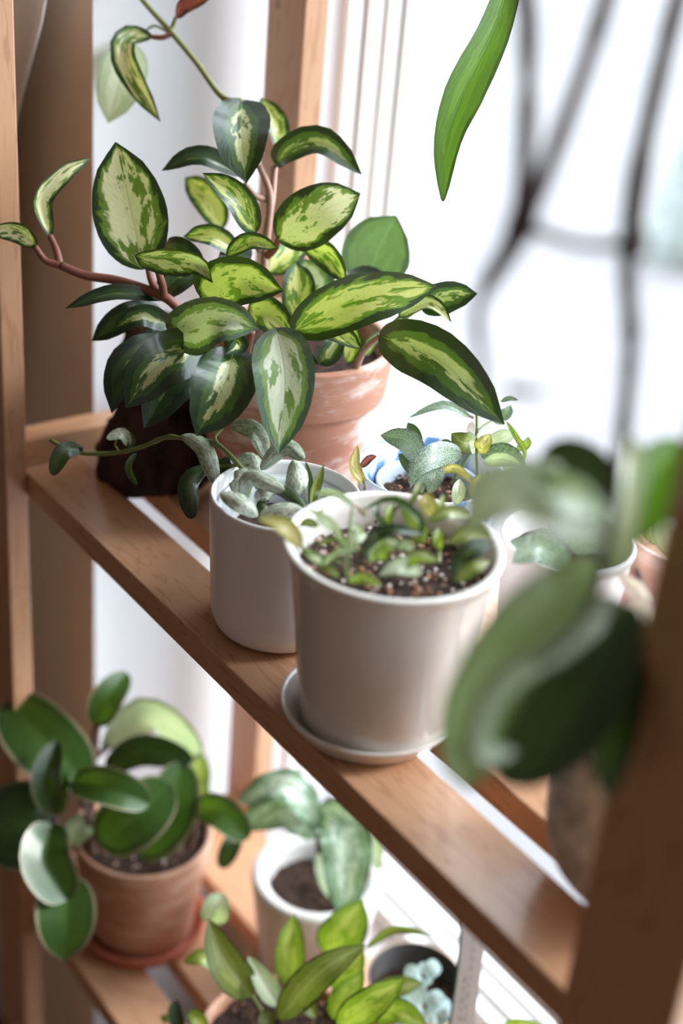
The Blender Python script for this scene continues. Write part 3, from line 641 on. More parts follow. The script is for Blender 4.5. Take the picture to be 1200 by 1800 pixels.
T = tp
many(T, [
    ([(252, 474, 1.115), (203, 250, 1.10)], 134, 'hoya_cream', dict(fold=.16, arch=-.05, roll=-8)),
    ([(88, 416, 1.13), (70, 350, 1.12), (112, 300, 1.12), (160, 277, 1.13)], 46, 'hoya_cream', dict(fold=.5, roll=28, arch=0)),
    ([(63, 433, 1.12), (28, 404, 1.11), (-30, 404, 1.10)], 46, 'hoya_cream', dict(fold=.3, roll=-35, arch=.03)),
    ([(238, 452, 1.085), (300, 452, 1.075), (350, 462, 1.065), (374, 497, 1.06)], 66, 'hoya_cream', dict(fold=.5, roll=30, arch=.0)),
    ([(350, 520, 1.10), (420, 492, 1.075), (498, 511, 1.06)], 104, 'hoya_lime', dict(fold=.35, arch=.08, roll=8)),
    ([(306, 594, 1.09), (380, 560, 1.055), (455, 577, 1.05)], 108, 'hoya_gloss', dict(fold=.42, arch=.08, roll=8)),
    ([(362, 606, 1.10), (280, 640, 1.07), (221, 717, 1.075)], 98, 'hoya_green', dict(fold=.25, arch=.05)),
    ([(300, 595, 1.13), (222, 640, 1.115), (196, 726, 1.11)], 66, 'hoya_dark', dict(fold=.3, roll=20)),
    ([(352, 640, 1.11), (300, 678, 1.085), (253, 753, 1.08)], 82, 'hoya_dark', dict(fold=.25, arch=.05)),
    ([(412, 612, 1.075), (392, 680, 1.05), (345, 766, 1.05)], 114, 'hoya_green', dict(fold=.22, arch=.06)),
    ([(485, 577, 1.075), (500, 670, 1.045), (490, 797, 1.035)], 112, 'hoya_gloss', dict(fold=.22, arch=.06)),
    ([(512, 583, 1.09), (630, 525, 1.07), (768, 503, 1.075)], 100, 'hoya_lime', dict(fold=.30, arch=.05, roll=10)),
    ([(666, 590, 1.10), (770, 632, 1.06), (886, 746, 1.045)], 104, 'hoya_green', dict(fold=.25, arch=.06)),
    ([(645, 505, 1.20), (664, 440, 1.20), (696, 379, 1.19)], 124, 'hoya_plain', dict(fold=.1, arch=.03)),
    ([(738, 540, 1.13), (790, 518, 1.12), (839, 516, 1.11)], 66, 'hoya_green', dict(fold=.4, roll=10)),
    ([(700, 556, 1.11), (752, 536, 1.10), (793, 566, 1.09)], 38, 'hoya_cream', dict(fold=.5, roll=-30)),
    ([(488, 422, 1.14), (560, 374, 1.12), (633, 340, 1.12)], 104, 'hoya_cream', dict(fold=.14, arch=.03)),
    ([(484, 290, 1.17), (505, 266, 1.16), (565, 250, 1.15), (636, 307, 1.14)], 58, 'hoya_green', dict(fold=.4, roll=-15)),
    ([(425, 176, 1.16), (425, 250, 1.13), (433, 322, 1.12)], 108, 'hoya_green', dict(fold=.3, arch=.04)),
    ([(490, 266, 1.20), (485, 220, 1.20), (458, 172, 1.21)], 46, 'hoya_lime', dict(fold=.3, roll=25)),
    ([(424, 308, 1.17), (350, 278, 1.15), (284, 300, 1.14)], 48, 'hoya_dark', dict(fold=.5, roll=25)),
    ([(449, 410, 1.12), (415, 348, 1.10), (356, 304, 1.09)], 56, 'hoya_lime', dict(fold=.3, roll=15)),
    ([(392, 402, 1.22), (365, 350, 1.22), (325, 312, 1.23)], 56, 'hoya_lime', dict(fold=.2)),
    ([(418, 442, 1.15), (370, 416, 1.14), (322, 416, 1.14)], 46, 'hoya_lime', dict(fold=.4, roll=20)),
    ([(398, 450, 1.11), (440, 426, 1.10), (490, 437, 1.09)], 38, 'hoya_lime', dict(fold=.4, roll=-20)),
    ([(534, 428, 1.15), (575, 448, 1.14), (610, 498, 1.13)], 52, 'hoya_lime', dict(fold=.3, roll=20)),
    ([(518, 566, 1.15), (525, 510, 1.15), (520, 462, 1.16)], 62, 'hoya_lime', dict(fold=.25)),
    ([(545, 560, 1.18), (545, 505, 1.19), (535, 455, 1.20)], 92, 'hoya_gloss', dict(fold=.15)),
    ([(436, 542, 1.12), (470, 552, 1.11), (515, 592, 1.11)], 64, 'hoya_lime', dict(fold=.25)),
    ([(538, 572, 1.11), (590, 584, 1.10), (636, 614, 1.09)], 46, 'hoya_lime', dict(fold=.3, roll=-20)),
    ([(292, 526, 1.12), (200, 516, 1.11), (114, 542, 1.10)], 34, 'hoya_dark', dict(fold=.35, roll=25)),
    ([(300, 572, 1.11), (248, 556, 1.09), (198, 578, 1.09)], 46, 'hoya_green', dict(fold=.4, roll=10)),
    ([(284, 545, 1.14), (220, 560, 1.13), (162, 599, 1.13)], 54, 'hoya_dark', dict(fold=.3, roll=15)),
    ([(352, 476, 1.14), (318, 442, 1.13), (288, 432, 1.14)], 52, 'hoya_dark', dict(fold=.3)),
    ([(346, 482, 1.12), (310, 490, 1.12), (280, 524, 1.12)], 60, 'hoya_dark', dict(fold=.3, roll=10)),
    ([(395, 596, 1.08), (420, 606, 1.07), (398, 622, 1.06)], 40, 'hoya_green', dict(fold=.4)),
    ([(560, 640, 1.13), (585, 612, 1.13), (596, 585, 1.13)], 44, 'hoya_green', dict(fold=.3)),
    ([(610, 640, 1.15), (618, 600, 1.15), (605, 560, 1.15)], 40, 'hoya_lime', dict(fold=.3)),
    ([(640, 625, 1.13), (655, 600, 1.12), (690, 580, 1.12)], 26, 'hoya_gloss', dict(fold=.5)),
    ([(470, 640, 1.12), (520, 625, 1.11), (560, 640, 1.10)], 40, 'hoya_dark', dict(fold=.3)),
    ([(330, 560, 1.14), (290, 600, 1.14), (250, 640, 1.13)], 80, 'hoya_dark', dict(fold=.2)),
    ([(430, 500, 1.15), (410, 460, 1.15), (440, 425, 1.16)], 60, 'hoya_dark', dict(fold=.3)),
    ([(470, 480, 1.17), (500, 450, 1.18), (540, 420, 1.19)], 60, 'hoya_lime', dict(fold=.3)),
    ([(600, 520, 1.19), (640, 490, 1.2), (690, 500, 1.2)], 50, 'hoya_dark', dict(fold=.3)),
    ([(268, 64, 1.20), (225, 66, 1.20), (222, 110, 1.19), (282, 214, 1.18)], 50, 'hoya_cream', dict(fold=.35, roll=15)),
    ([(309, 32, 1.19), (325, 5, 1.19), (372, -6, 1.18)], 36, 'red', dict(fold=.5, roll=20)),
    ([(236, 76, 1.24), (212, 140, 1.235), (190, 216, 1.235)], 84, 'mint', dict(fold=.1)),  # leaf shape standing in for the vine's soft shadow on the reveal
])
R1, R0 = .0036, .0026
for P, r0, r1, m in [
    ([(440, 640, 1.15), (380, 590, 1.13), (318, 545, 1.115), (285, 520, 1.11), (210, 494, 1.12), (150, 484, 1.12), (105, 466, 1.12)], .0046, .0034, 'stem_red'),
    ([(105, 466, 1.12), (80, 458, 1.12), (62, 434, 1.12)], .0032, .0024, 'stem_red'), ([(105, 466, 1.12), (99, 440, 1.125), (88, 415, 1.13)], .0032, .0024, 'stem_red'),
    ([(285, 520, 1.11), (268, 498, 1.11), (260, 470, 1.11)], R1, R0, 'stem_red'), ([(288, 522, 1.11), (285, 500, 1.10), (278, 478, 1.09)], R1, R0, 'stem_red'),
    ([(470, 640, 1.16), (466, 540, 1.16), (466, 430, 1.16), (478, 350, 1.165), (483, 292, 1.17)], .0040, .0026, 'stem_pink'),
    ([(468, 430, 1.16), (474, 345, 1.155), (455, 290, 1.15)], .0034, .0028, 'stem_pink'), ([(472, 350, 1.16), (450, 345, 1.15), (430, 322, 1.14)], R1, .002, 'stem_pink'),
    ([(455, 440, 1.14), (450, 425, 1.13), (447, 408, 1.12)], R0, .002, 'stem_pink'), ([(468, 450, 1.15), (482, 438, 1.145), (490, 420, 1.14)], R1, R0, 'stem_red'),
    ([(432, 660, 1.10), (434, 620, 1.09), (442, 582, 1.08)], .0038, .003, 'stem_red'), ([(440, 660, 1.12), (415, 630, 1.09), (410, 612, 1.075)], .003, .0024, 'stem_pink'),
    ([(500, 650, 1.13), (510, 610, 1.10), (512, 582, 1.09)], .003, .0024, 'stem_red'), ([(500, 650, 1.12), (490, 610, 1.09), (486, 578, 1.075)], .003, .0024, 'stem_red'),
    ([(622, 655, 1.14), (640, 615, 1.12), (668, 590, 1.10)], .003, .0024, 'stem_pink'), ([(668, 600, 1.12), (680, 580, 1.115), (704, 556, 1.11)], .0022, .0016, 'stem_green'), ([(676, 598, 1.13), (700, 570, 1.13), (738, 540, 1.13)], .0022, .0016, 'stem_green'),
    ([(560, 650, 1.18), (610, 560, 1.19), (645, 505, 1.20)], .003, .0022, 'stem_pink'),
    ([(425, 178, 1.16), (390, 170, 1.17), (345, 110, 1.18), (300, 56, 1.195), (252, 2, 1.20), (215, -50, 1.21)], .0026, .0021, 'stem_green'),
    ([(300, 60, 1.195), (285, 66, 1.195), (267, 65, 1.20)], .0026, .002, 'stem_red'), ([(299, 58, 1.195), (304, 45, 1.195), (309, 30, 1.19)], .0022, .0016, 'stem_green'),
    ([(460, 270, 1.16), (440, 210, 1.165), (425, 178, 1.16)], .0026, .0024, 'stem_pink'),
    ([(478, 300, 1.19), (488, 280, 1.195), (490, 265, 1.2)], .0024, .0018, 'stem_pink'),
    ([(299, 58, 1.195), (268, 46, 1.215), (240, 74, 1.238)], .0012, .001, 'stem_green'),  # stalk added to hold the leaf that stands in for the shadow
    ([(350, 640, 1.14), (350, 610, 1.12), (362, 606, 1.10)], .003, .0024, 'stem_red'),
]: tube(P, r0, r1, M[m], T)

# ------------------------------------------------------------------ silver hoya in the left cachepot
S = lp
K = dict(thick=.0035, fold=-.05, curl=-.45, arch=.0, shape='oval')
many(S, [
    ([(458, 826, 1.045), (500, 786, 1.04), (534, 806, 1.03)], 32, 'silver', dict(K)),
    ([(514, 808, 1.04), (521, 845, 1.025), (513, 880, 1.03)], 42, 'silver', dict(K)),
    ([(432, 872, 1.04), (420, 838, 1.04), (412, 828, 1.045)], 44, 'silver', dict(K, shape='round')),
    ([(431, 880, 1.03), (440, 842, 1.015), (500, 862, 1.01)], 34, 'silver', dict(K)),
    ([(452, 892, 1.025), (462, 872, 1.015), (484, 866, 1.02)], 30, 'silver', dict(K)),
    ([(452, 909, 1.01), (420, 884, 1.005), (387, 867, 1.01)], 33, 'silver', dict(K)),
    ([(533, 896, 1.0), (495, 898, .998), (455, 908, 1.0)], 30, 'silver', dict(K)),
    ([(476, 860, 1.02), (505, 868, 1.015), (536, 895, 1.005)], 24, 'olive_dark', dict(K)),
    ([(542, 888, 1.03), (543, 848, 1.035), (537, 811, 1.04)], 18, 'olive_dark', dict(shape='lance', fold=.5)),
    ([(546, 890, 1.02), (552, 855, 1.025), (568, 816, 1.02)], 26, 'olive', dict(shape='lance', fold=.6, roll=30)),
    ([(552, 890, 1.035), (556, 868, 1.04), (556, 848, 1.04)], 22, 'olive_dark', dict(shape='lance', fold=.4)),
    ([(460, 836, 1.06), (440, 812, 1.06), (415, 810, 1.06)], 34, 'silver', dict(K)),
    ([(406, 747, 1.075), (448, 758, 1.06), (470, 808, 1.055)], 36, 'silver', dict(K, fold=.3, curl=-.3)),
    ([(318, 765, 1.08), (358, 790, 1.07), (380, 850, 1.06)], 34, 'silver', dict(K)),
    ([(364, 820, 1.08), (332, 852, 1.07), (336, 912, 1.06)], 38, 'olive_dark', dict(K)),
    ([(606, 892, 1.03), (575, 872, 1.03), (548, 872, 1.03)], 30, 'silver', dict(K)),
    ([(405, 812, 1.07), (395, 818, 1.075), (392, 838, 1.08)], 26, 'olive_dark', dict(K)),
    ([(470, 905, 1.015), (460, 890, 1.015), (458, 876, 1.02)], 20, 'olive_dark', dict(K)),
    ([(142, 789, 1.13), (112, 795, 1.12), (92, 836, 1.115)], 34, 'olive_dark', dict(fold=.25, roll=10, shape='oval')),
    ([(226, 784, 1.12), (216, 762, 1.115), (187, 771, 1.11)], 22, 'silver', dict(fold=.3, shape='oval')),
    ([(228, 760, 1.12), (232, 775, 1.12), (226, 790, 1.12)], 14, 'olive_dark', dict(fold=.3, shape='oval')),
    ([(240, 796, 1.12), (228, 822, 1.115), (241, 853, 1.11)], 18, 'olive_dark', dict(fold=.5, roll=30, shape='oval')),
], nl=14, nw=8)
tube([(442, 845, 1.05), (415, 812, 1.06), (385, 783, 1.07), (360, 775, 1.08), (318, 770, 1.09), (290, 769, 1.10), (245, 787, 1.115), (195, 797, 1.125), (140, 796, 1.13), (110, 785, 1.13), (88, 773, 1.13)], .0020, .0018, M['stem_green'], S, knobs=.35)
tube([(384, 783, 1.07), (378, 768, 1.072), (392, 752, 1.075)], .0014, .0011, M['stem_green'], S)
tube([(440, 818, 1.06), (410, 818, 1.07), (378, 819, 1.08)], .0013, .0013, M['stem_green'], S)
tube([(208, 793, 1.125), (202, 782, 1.12), (205, 772, 1.115)], .001, .0008, M['stem_green'], S)
tube([(128, 793, 1.13), (138, 786, 1.13), (146, 790, 1.13)], .0022, .002, M['stem_dark'], S)

# ------------------------------------------------------------------ speckled hoya in the blue pot
B = bq
many(B, [
    ([(738, 811, 1.10), (715, 775, 1.09), (668, 765, 1.09)], 44, 'speckle', dict(fold=.2)),
    ([(733, 788, 1.13), (728, 765, 1.13), (716, 742, 1.13)], 28, 'olive_dark', dict(fold=.3)),
    ([(735, 835, 1.11), (720, 815, 1.11), (700, 798, 1.11)], 30, 'olive_dark', dict(fold=.3)),
    ([(814, 796, 1.09), (765, 800, 1.065), (730, 825, 1.055), (721, 858, 1.05)], 46, 'speckle', dict(fold=.15, curl=-.25)),
    ([(768, 815, 1.07), (762, 845, 1.06), (752, 868, 1.06)], 34, 'speckle', dict(fold=.2)),
    ([(750, 832, 1.075), (738, 850, 1.07), (742, 868, 1.07)], 24, 'speckle', dict(fold=.2)),
    ([(826, 733, 1.12), (780, 714, 1.11), (717, 735, 1.10)], 20, 'speckle', dict(fold=.4, roll=30)),
    ([(838, 776, 1.10), (815, 778, 1.09), (793, 762, 1.09)], 42, 'olive', dict(fold=.15)),
    ([(838, 792, 1.09), (850, 780, 1.08), (862, 762, 1.08)], 30, 'tan', dict(fold=.2)),
    ([(770, 829, 1.08), (802, 824, 1.07), (832, 852, 1.06)], 18, 'tan', dict(fold=.3)),
    ([(800, 888, 1.05), (806, 864, 1.05), (808, 842, 1.055)], 26, 'mint', dict(shape='lance', fold=.3)),
    ([(845, 800, 1.12), (890, 796, 1.11), (926, 828, 1.10)], 34, 'speckle', dict(fold=.2, roll=-15)),
    ([(850, 812, 1.10), (885, 808, 1.09), (918, 818, 1.08)], 26, 'mint', dict(fold=.2)),
    ([(890, 741, 1.06), (908, 770, 1.055), (922, 795, 1.05), (916, 818, 1.05)], 11, 'lime', dict(fold=.4, shape='lance')),
    ([(880, 706, 1.12), (895, 700, 1.12), (911, 703, 1.12)], 9, 'speckle', dict(fold=.2)),
    ([(870, 738, 1.13), (890, 726, 1.13), (897, 712, 1.13)], 22, 'speckle', dict(fold=.2)),
    ([(852, 790, 1.12), (880, 770, 1.12), (908, 762, 1.12)], 30, 'mint', dict(fold=.2)),
    ([(908, 790, 1.13), (925, 780, 1.13), (928, 768, 1.13)], 18, 'lime', dict(fold=.2)),
    ([(842, 880, 1.04), (836, 855, 1.035), (846, 832, 1.035)], 28, 'tan', dict(fold=.25)),
    ([(855, 885, 1.04), (852, 855, 1.035), (856, 826, 1.03)], 22, 'lime', dict(fold=.4, roll=20)),
    ([(790, 790, 1.12), (782, 780, 1.12), (778, 772, 1.12)], 24, 'olive_dark', dict(fold=.3)),
    ([(830, 742, 1.12), (826, 758, 1.12), (828, 770, 1.12)], 14, 'pinkish', dict(fold=.3)),
    ([(864, 735, 1.125), (880, 742, 1.12), (890, 740, 1.12)], 12, 'mint', dict(fold=.3)),
    ([(640, 850, 1.08), (622, 820, 1.075), (628, 782, 1.07)], 24, 'tan', dict(fold=.3, roll=20)),
    ([(632, 822, 1.08), (648, 806, 1.08), (662, 802, 1.08)], 16, 'red', dict(fold=.3, roll=20)),
], nl=14, nw=8, shape='hoya')
for P, r, m in [([(795, 850, 1.13), (812, 820, 1.115), (835, 775, 1.11), (838, 730, 1.12), (832, 712, 1.12)], .0017, 'stem_green'), ([(800, 840, 1.12), (806, 815, 1.10), (814, 798, 1.09)], .0015, 'stem_green'),
    ([(838, 760, 1.11), (850, 748, 1.115), (866, 738, 1.12)], .0011, 'stem_green'), ([(745, 850, 1.11), (742, 825, 1.105), (738, 811, 1.10)], .0014, 'stem_green'), ([(832, 735, 1.12), (824, 730, 1.12), (818, 728, 1.12)], .0012, 'stem_pink'),
    ([(840, 840, 1.10), (838, 800, 1.09), (838, 770, 1.09)], .0015, 'stem_green'), ([(640, 862, 1.09), (640, 850, 1.08), (634, 820, 1.08)], .0012, 'stem_green')]: tube(P, r, r * .8, M[m], B, seg=6)

# ------------------------------------------------------------------ cuttings in the front pot
Q = fp
many(Q, [
    ([(530, 962, .905), (500, 925, .895), (452, 910, .89)], 40, 'tan', dict(fold=.2, roll=10)),
    ([(606, 966, .92), (580, 918, .905), (532, 890, .90)], 20, 'mint', dict(shape='lance', fold=.35)),
    ([(622, 890, .92), (590, 868, .92), (548, 868, .92)], 18, 'mint', dict(shape='lance', fold=.3)),
    ([(628, 900, .93), (640, 895, .93), (638, 912, .93)], 10, 'mint', dict(fold=.3)),
    ([(738, 952, .915), (735, 912, .90), (690, 878, .91), (638, 896, .92)], 22, 'olive_dark', dict(fold=.5, roll=25)),
    ([(744, 956, .915), (728, 915, .905), (702, 884, .91)], 42, 'lime', dict(fold=.3)),
    ([(680, 930, .93), (684, 905, .93), (690, 885, .935)], 24, 'lime', dict(fold=.3)),
    ([(760, 908, .93), (752, 885, .93), (748, 866, .935)], 36, 'tan', dict(fold=.2, shape='hoya')),
    ([(768, 912, .925), (775, 890, .925), (780, 868, .93)], 16, 'lime', dict(fold=.4)),
    ([(824, 906, .93), (788, 900, .92), (750, 919, .915)], 32, 'olive', dict(fold=.25)),
    ([(772, 968, .92), (770, 948, .92), (772, 928, .925)], 28, 'lime', dict(fold=.3)),
    ([(862, 948, .915), (825, 938, .91), (786, 956, .905)], 46, 'olive', dict(fold=.2)),
    ([(795, 1020, .90), (820, 975, .895), (868, 950, .90)], 48, 'hoya_dark', dict(fold=.3)),
    ([(800, 1022, .89), (830, 1000, .885), (860, 985, .89)], 34, 'olive', dict(fold=.3)),
    ([(630, 988, .91), (672, 934, .89), (748, 938, .895)], 28, 'hoya_dark', dict(fold=.35, roll=-10)),
    ([(742, 1008, .895), (705, 994, .885), (666, 1012, .88)], 38, 'mint', dict(fold=.15)),
    ([(648, 988, .90), (670, 962, .895), (708, 950, .895)], 42, 'hoya_gloss', dict(fold=.2)),
    ([(662, 985, .89), (676, 968, .885), (690, 960, .885)], 30, 'lime', dict(fold=.2)),
    ([(700, 965, .90), (716, 958, .90), (728, 966, .90)], 26, 'mint', dict(fold=.2)),
    ([(598, 968, .92), (620, 950, .915), (645, 938, .92)], 30, 'mint', dict(fold=.2)),
    ([(568, 992, .90), (552, 978, .895), (530, 970, .895)], 24, 'hoya_gloss', dict(fold=.2)),
    ([(610, 1022, .89), (640, 1016, .885), (672, 1030, .885)], 24, 'lime', dict(fold=.2)),
    ([(596, 1015, .885), (580, 1000, .885), (560, 998, .885)], 20, 'olive', dict(fold=.2)),
    ([(765, 980, .905), (735, 974, .90), (695, 988, .895)], 20, 'olive', dict(fold=.3)),
    ([(560, 925, .93), (540, 918, .93), (526, 925, .93)], 20, 'olive', dict(fold=.2)),
    ([(592, 975, .91), (600, 966, .905), (606, 978, .90)], 22, 'hoya_gloss', dict(fold=.2)),
    ([(722, 888, .93), (730, 868, .93), (740, 846, .935)], 16, 'olive', dict(fold=.3)),
    ([(560, 958, .915), (575, 950, .91), (600, 952, .91)], 14, 'olive', dict(fold=.2)),
    ([(690, 940, .915), (662, 905, .905), (668, 880, .91)], 16, 'olive_dark', dict(fold=.4)),
    ([(640, 940, .915), (622, 925, .91), (612, 935, .905)], 20, 'mint', dict(fold=.3)),
    ([(560, 1000, .90), (590, 975, .89), (640, 962, .89)], 18, 'hoya_gloss', dict(fold=.4)),
    ([(700, 1010, .895), (730, 985, .885), (775, 985, .885)], 20, 'lime', dict(fold=.4)),
    ([(820, 925, .925), (835, 905, .92), (830, 885, .92)], 20, 'olive', dict(fold=.3)),
    ([(580, 930, .93), (560, 910, .925), (570, 890, .925)], 14, 'mint', dict(fold=.4)),
], nl=12, nw=8, shape='lance', ws=.86)
for P, r, m in [([(612, 1015, .90), (613, 970, .90), (614, 935, .905), (620, 892, .92)], .0016, 'stem_green'), ([(640, 905, .93), (628, 892, .925), (618, 888, .92)], .001, 'stem_red'), ([(700, 960, .93), (690, 905, .93), (715, 885, .93), (738, 905, .92)], .0013, 'stem_dark'),
    ([(608, 1012, .895), (606, 980, .895), (604, 960, .91)], .0012, 'stem_green'), ([(664, 910, .935), (668, 930, .93), (674, 945, .93)], .0009, 'stem_dark'), ([(530, 962, .905), (560, 975, .91), (600, 990, .91)], .0013, 'stem_green'), ([(770, 990, .915), (771, 975, .92), (772, 962, .92)], .0016, 'stem_green')]: tube(P, r, r * .8, M[m], Q, seg=6)

# ------------------------------------------------------------------ spotted leaves of the small white pot, pothos, pink hoya
many(sq, [
    ([(995, 1000, .955), (950, 960, .945), (898, 990, .93)], 62, 'speckle', dict(fold=.2)),
    ([(880, 975, .98), (905, 960, .975), (935, 944, .975)], 26, 'speckle', dict(fold=.25)),
    ([(1000, 965, .975), (1040, 950, .97), (1090, 970, .965)], 46, 'speckle', dict(fold=.2)),
    ([(1000, 960, .99), (985, 930, .99), (960, 905, .99)], 44, 'speckle', dict(fold=.2)),
])
tube([(1000, 1000, .985), (1000, 975, .98), (998, 962, .975)], .002, .0015, M['stem_brown'], sq)
many(kq, [
    ([(1205, 905, 1.02), (1180, 930, 1.005), (1200, 985, 1.0)], 70, 'mint', dict(shape='oval', fold=.15)),
    ([(1130, 928, 1.03), (1160, 940, 1.025), (1185, 960, 1.02)], 44, 'mint', dict(shape='oval', fold=.2)),
    ([(1150, 880, 1.04), (1175, 895, 1.035), (1205, 885, 1.03)], 44, 'mint', dict(shape='oval', fold=.15)),
    ([(1140, 915, 1.05), (1170, 908, 1.05), (1200, 920, 1.05)], 30, 'mint', dict(shape='oval', fold=.15)),
    ([(1100, 935, 1.05), (1112, 925, 1.05), (1122, 905, 1.05)], 24, 'mint', dict(shape='oval', fold=.2)),
])
tube([(1190, 925, 1.07), (1160, 925, 1.05), (1125, 930, 1.03)], .0014, .001, M['stem_dark'], kq)
tube([(1190, 930, 1.06), (1196, 910, 1.04), (1204, 904, 1.02)], .0014, .001, M['stem_dark'], kq)
tube([(1180, 930, 1.07), (1160, 900, 1.05), (1150, 880, 1.04)], .0014, .001, M['stem_dark'], kq)
many(gq, [
    ([(1150, 1100, .86), (1120, 1070, .855), (1085, 1080, .85)], 46, 'pinkish', dict(fold=.25)),
    ([(1140, 1090, .87), (1120, 1040, .87), (1085, 1010, .87)], 40, 'pinkish', dict(fold=.3)),
    ([(1150, 1110, .85), (1170, 1062, .85), (1190, 1040, .85)], 34, 'pinkish', dict(fold=.3)),
    ([(1130, 1130, .84), (1090, 1120, .835), (1050, 1140, .83)], 46, 'pinkish', dict(fold=.25)),
    ([(1150, 1120, .84), (1162, 1090, .84), (1160, 1060, .845)], 28, 'pinkish', dict(fold=.3)),
    ([(1110, 1190, .85), (1060, 1200, .84), (1010, 1240, .83)], 50, 'olive_dark', dict(fold=.25)),
])
for P in ([(1125, 1240, .90), (1140, 1160, .87), (1150, 1100, .86)], [(1120, 1060, .87), (1128, 1030, .872), (1118, 1000, .875)]): tube(P, .0028, .002, M['stem_brown'], gq)
# ------------------------------------------------------------------ round leaved plant on the lower shelf
def rp(P, w, m='peper', **k):
    kw = dict(fold=.18, arch=.06, shape='round'); kw.update(k); leaf(lt, P, w, m, **kw)
rp([(150, 1372, 1.40), (85, 1310, 1.38), (12, 1232, 1.39)], 124)
rp([(170, 1276, 1.40), (188, 1228, 1.39), (224, 1183, 1.40)], 60, fold=.3, shape='oval')
rp([(196, 1318, 1.46), (262, 1262, 1.44), (356, 1325, 1.42)], 135, 'fleshy_pale', fold=.05, roll=58)  # sheen on this green leaf is painted with the pale colour
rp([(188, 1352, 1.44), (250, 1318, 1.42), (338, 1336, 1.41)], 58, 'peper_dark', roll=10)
rp([(128, 1374, 1.38), (195, 1388, 1.36), (262, 1412, 1.36)], 78, fold=.4, roll=-14)
rp([(172, 1478, 1.38), (232, 1440, 1.365), (298, 1378, 1.37)], 112, fold=.14)
rp([(238, 1500, 1.41), (292, 1440, 1.40), (322, 1342, 1.41)], 100, fold=.2)
rp([(345, 1418, 1.40), (388, 1428, 1.38), (436, 1474, 1.37)], 62, fold=.25)
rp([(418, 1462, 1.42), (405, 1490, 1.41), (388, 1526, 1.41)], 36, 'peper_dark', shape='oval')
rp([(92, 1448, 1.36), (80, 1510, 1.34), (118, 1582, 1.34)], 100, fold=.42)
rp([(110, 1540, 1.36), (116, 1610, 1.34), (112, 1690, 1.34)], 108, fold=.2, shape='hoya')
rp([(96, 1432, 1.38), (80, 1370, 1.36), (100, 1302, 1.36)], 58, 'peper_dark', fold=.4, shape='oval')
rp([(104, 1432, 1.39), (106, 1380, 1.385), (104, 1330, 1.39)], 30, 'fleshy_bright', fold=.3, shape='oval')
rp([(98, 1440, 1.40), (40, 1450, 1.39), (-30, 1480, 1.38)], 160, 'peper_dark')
rp([(118, 1482, 1.40), (140, 1456, 1.40), (168, 1442, 1.40)], 48, 'mint', shape='oval')
rp([(346, 1405, 1.44), (352, 1365, 1.44), (348, 1322, 1.45)], 36, 'lime', shape='oval')
rp([(335, 1425, 1.43), (352, 1400, 1.43), (358, 1370, 1.43)], 30, 'lime', shape='oval')
for P, r0, r1 in [([(160, 1500, 1.43), (158, 1430, 1.42), (160, 1370, 1.41), (166, 1310, 1.40), (170, 1276, 1.40)], .0062, .0042), ([(158, 1400, 1.41), (150, 1380, 1.40), (150, 1370, 1.40)], .004, .003),
                  ([(120, 1500, 1.41), (108, 1470, 1.39), (95, 1440, 1.38)], .0045, .0035), ([(330, 1490, 1.43), (340, 1460, 1.42), (345, 1418, 1.40)], .0042, .003), ([(180, 1500, 1.42), (150, 1420, 1.39), (128, 1374, 1.38)], .0036, .0026),
                  ([(168, 1330, 1.41), (180, 1320, 1.43), (196, 1308, 1.46)], .0035, .003), ([(130, 1510, 1.40), (112, 1525, 1.38), (108, 1545, 1.36)], .0036, .003), ([(390, 1440, 1.40), (410, 1450, 1.41), (420, 1464, 1.42)], .002, .002)]:
    tube(P, r0, r1, M['stem_brown'], lt)
tube([(105, 1372, 1.40), (120, 1374, 1.385), (160, 1388, 1.38), (185, 1402, 1.38)], .0038, .003, M['stem_green'], lt)

# rippled plant
def rw(P, w, m='ripple', **k):
    kw = dict(fold=.15, arch=.05, shape='oval', wave=.13, nl=40, nw=12); kw.update(k); leaf(lw, P, w, m, **kw)
rw([(566, 1460, 1.40), (505, 1382, 1.38), (420, 1408, 1.38)], 62, roll=25)
rw([(556, 1470, 1.42), (500, 1424, 1.40), (425, 1450, 1.40)], 66, roll=-10)
rw([(560, 1418, 1.42), (606, 1462, 1.37), (606, 1606, 1.34)], 92)
rw([(580, 1470, 1.43), (620, 1420, 1.42), (668, 1430, 1.42)], 40, 'mint')
rw([(590, 1500, 1.44), (650, 1450, 1.43), (664, 1530, 1.42)], 36, 'mint')
rw([(592, 1580, 1.42), (575, 1545, 1.41), (560, 1500, 1.42)], 34, 'mint', wave=.05)
for P in ([(560, 1560, 1.44), (565, 1500, 1.43), (566, 1450, 1.40)], [(570, 1565, 1.44), (558, 1480, 1.43), (560, 1420, 1.42)], [(580, 1565, 1.44), (584, 1520, 1.44), (582, 1470, 1.43)]): tube(P, .0030, .0022, M['stem_brown'], lw)

# lime hoya
def rl(P, w, m='lime', **k):
    kw = dict(fold=.28, arch=.05, shape='lance'); kw.update(k); leaf(lh, P, w, m, **kw)
rl([(442, 1752, 1.27), (395, 1690, 1.24), (366, 1615, 1.24)], 70, 'olive')
rl([(490, 1768, 1.28), (462, 1722, 1.26), (436, 1680, 1.26)], 42, 'mint')
rl([(508, 1732, 1.30), (510, 1670, 1.29), (517, 1606, 1.29)], 58, 'lime', shape='hoya')
rl([(488, 1792, 1.25), (560, 1712, 1.22), (642, 1660, 1.22)], 66, 'olive')
rl([(566, 1672, 1.32), (604, 1640, 1.31), (638, 1582, 1.31)], 84, 'lime', shape='hoya')
rl([(585, 1740, 1.29), (615, 1706, 1.28), (640, 1672, 1.28)], 54)
rl([(640, 1668, 1.30), (690, 1632, 1.29), (760, 1642, 1.28)], 22, 'olive', fold=.5, roll=30)
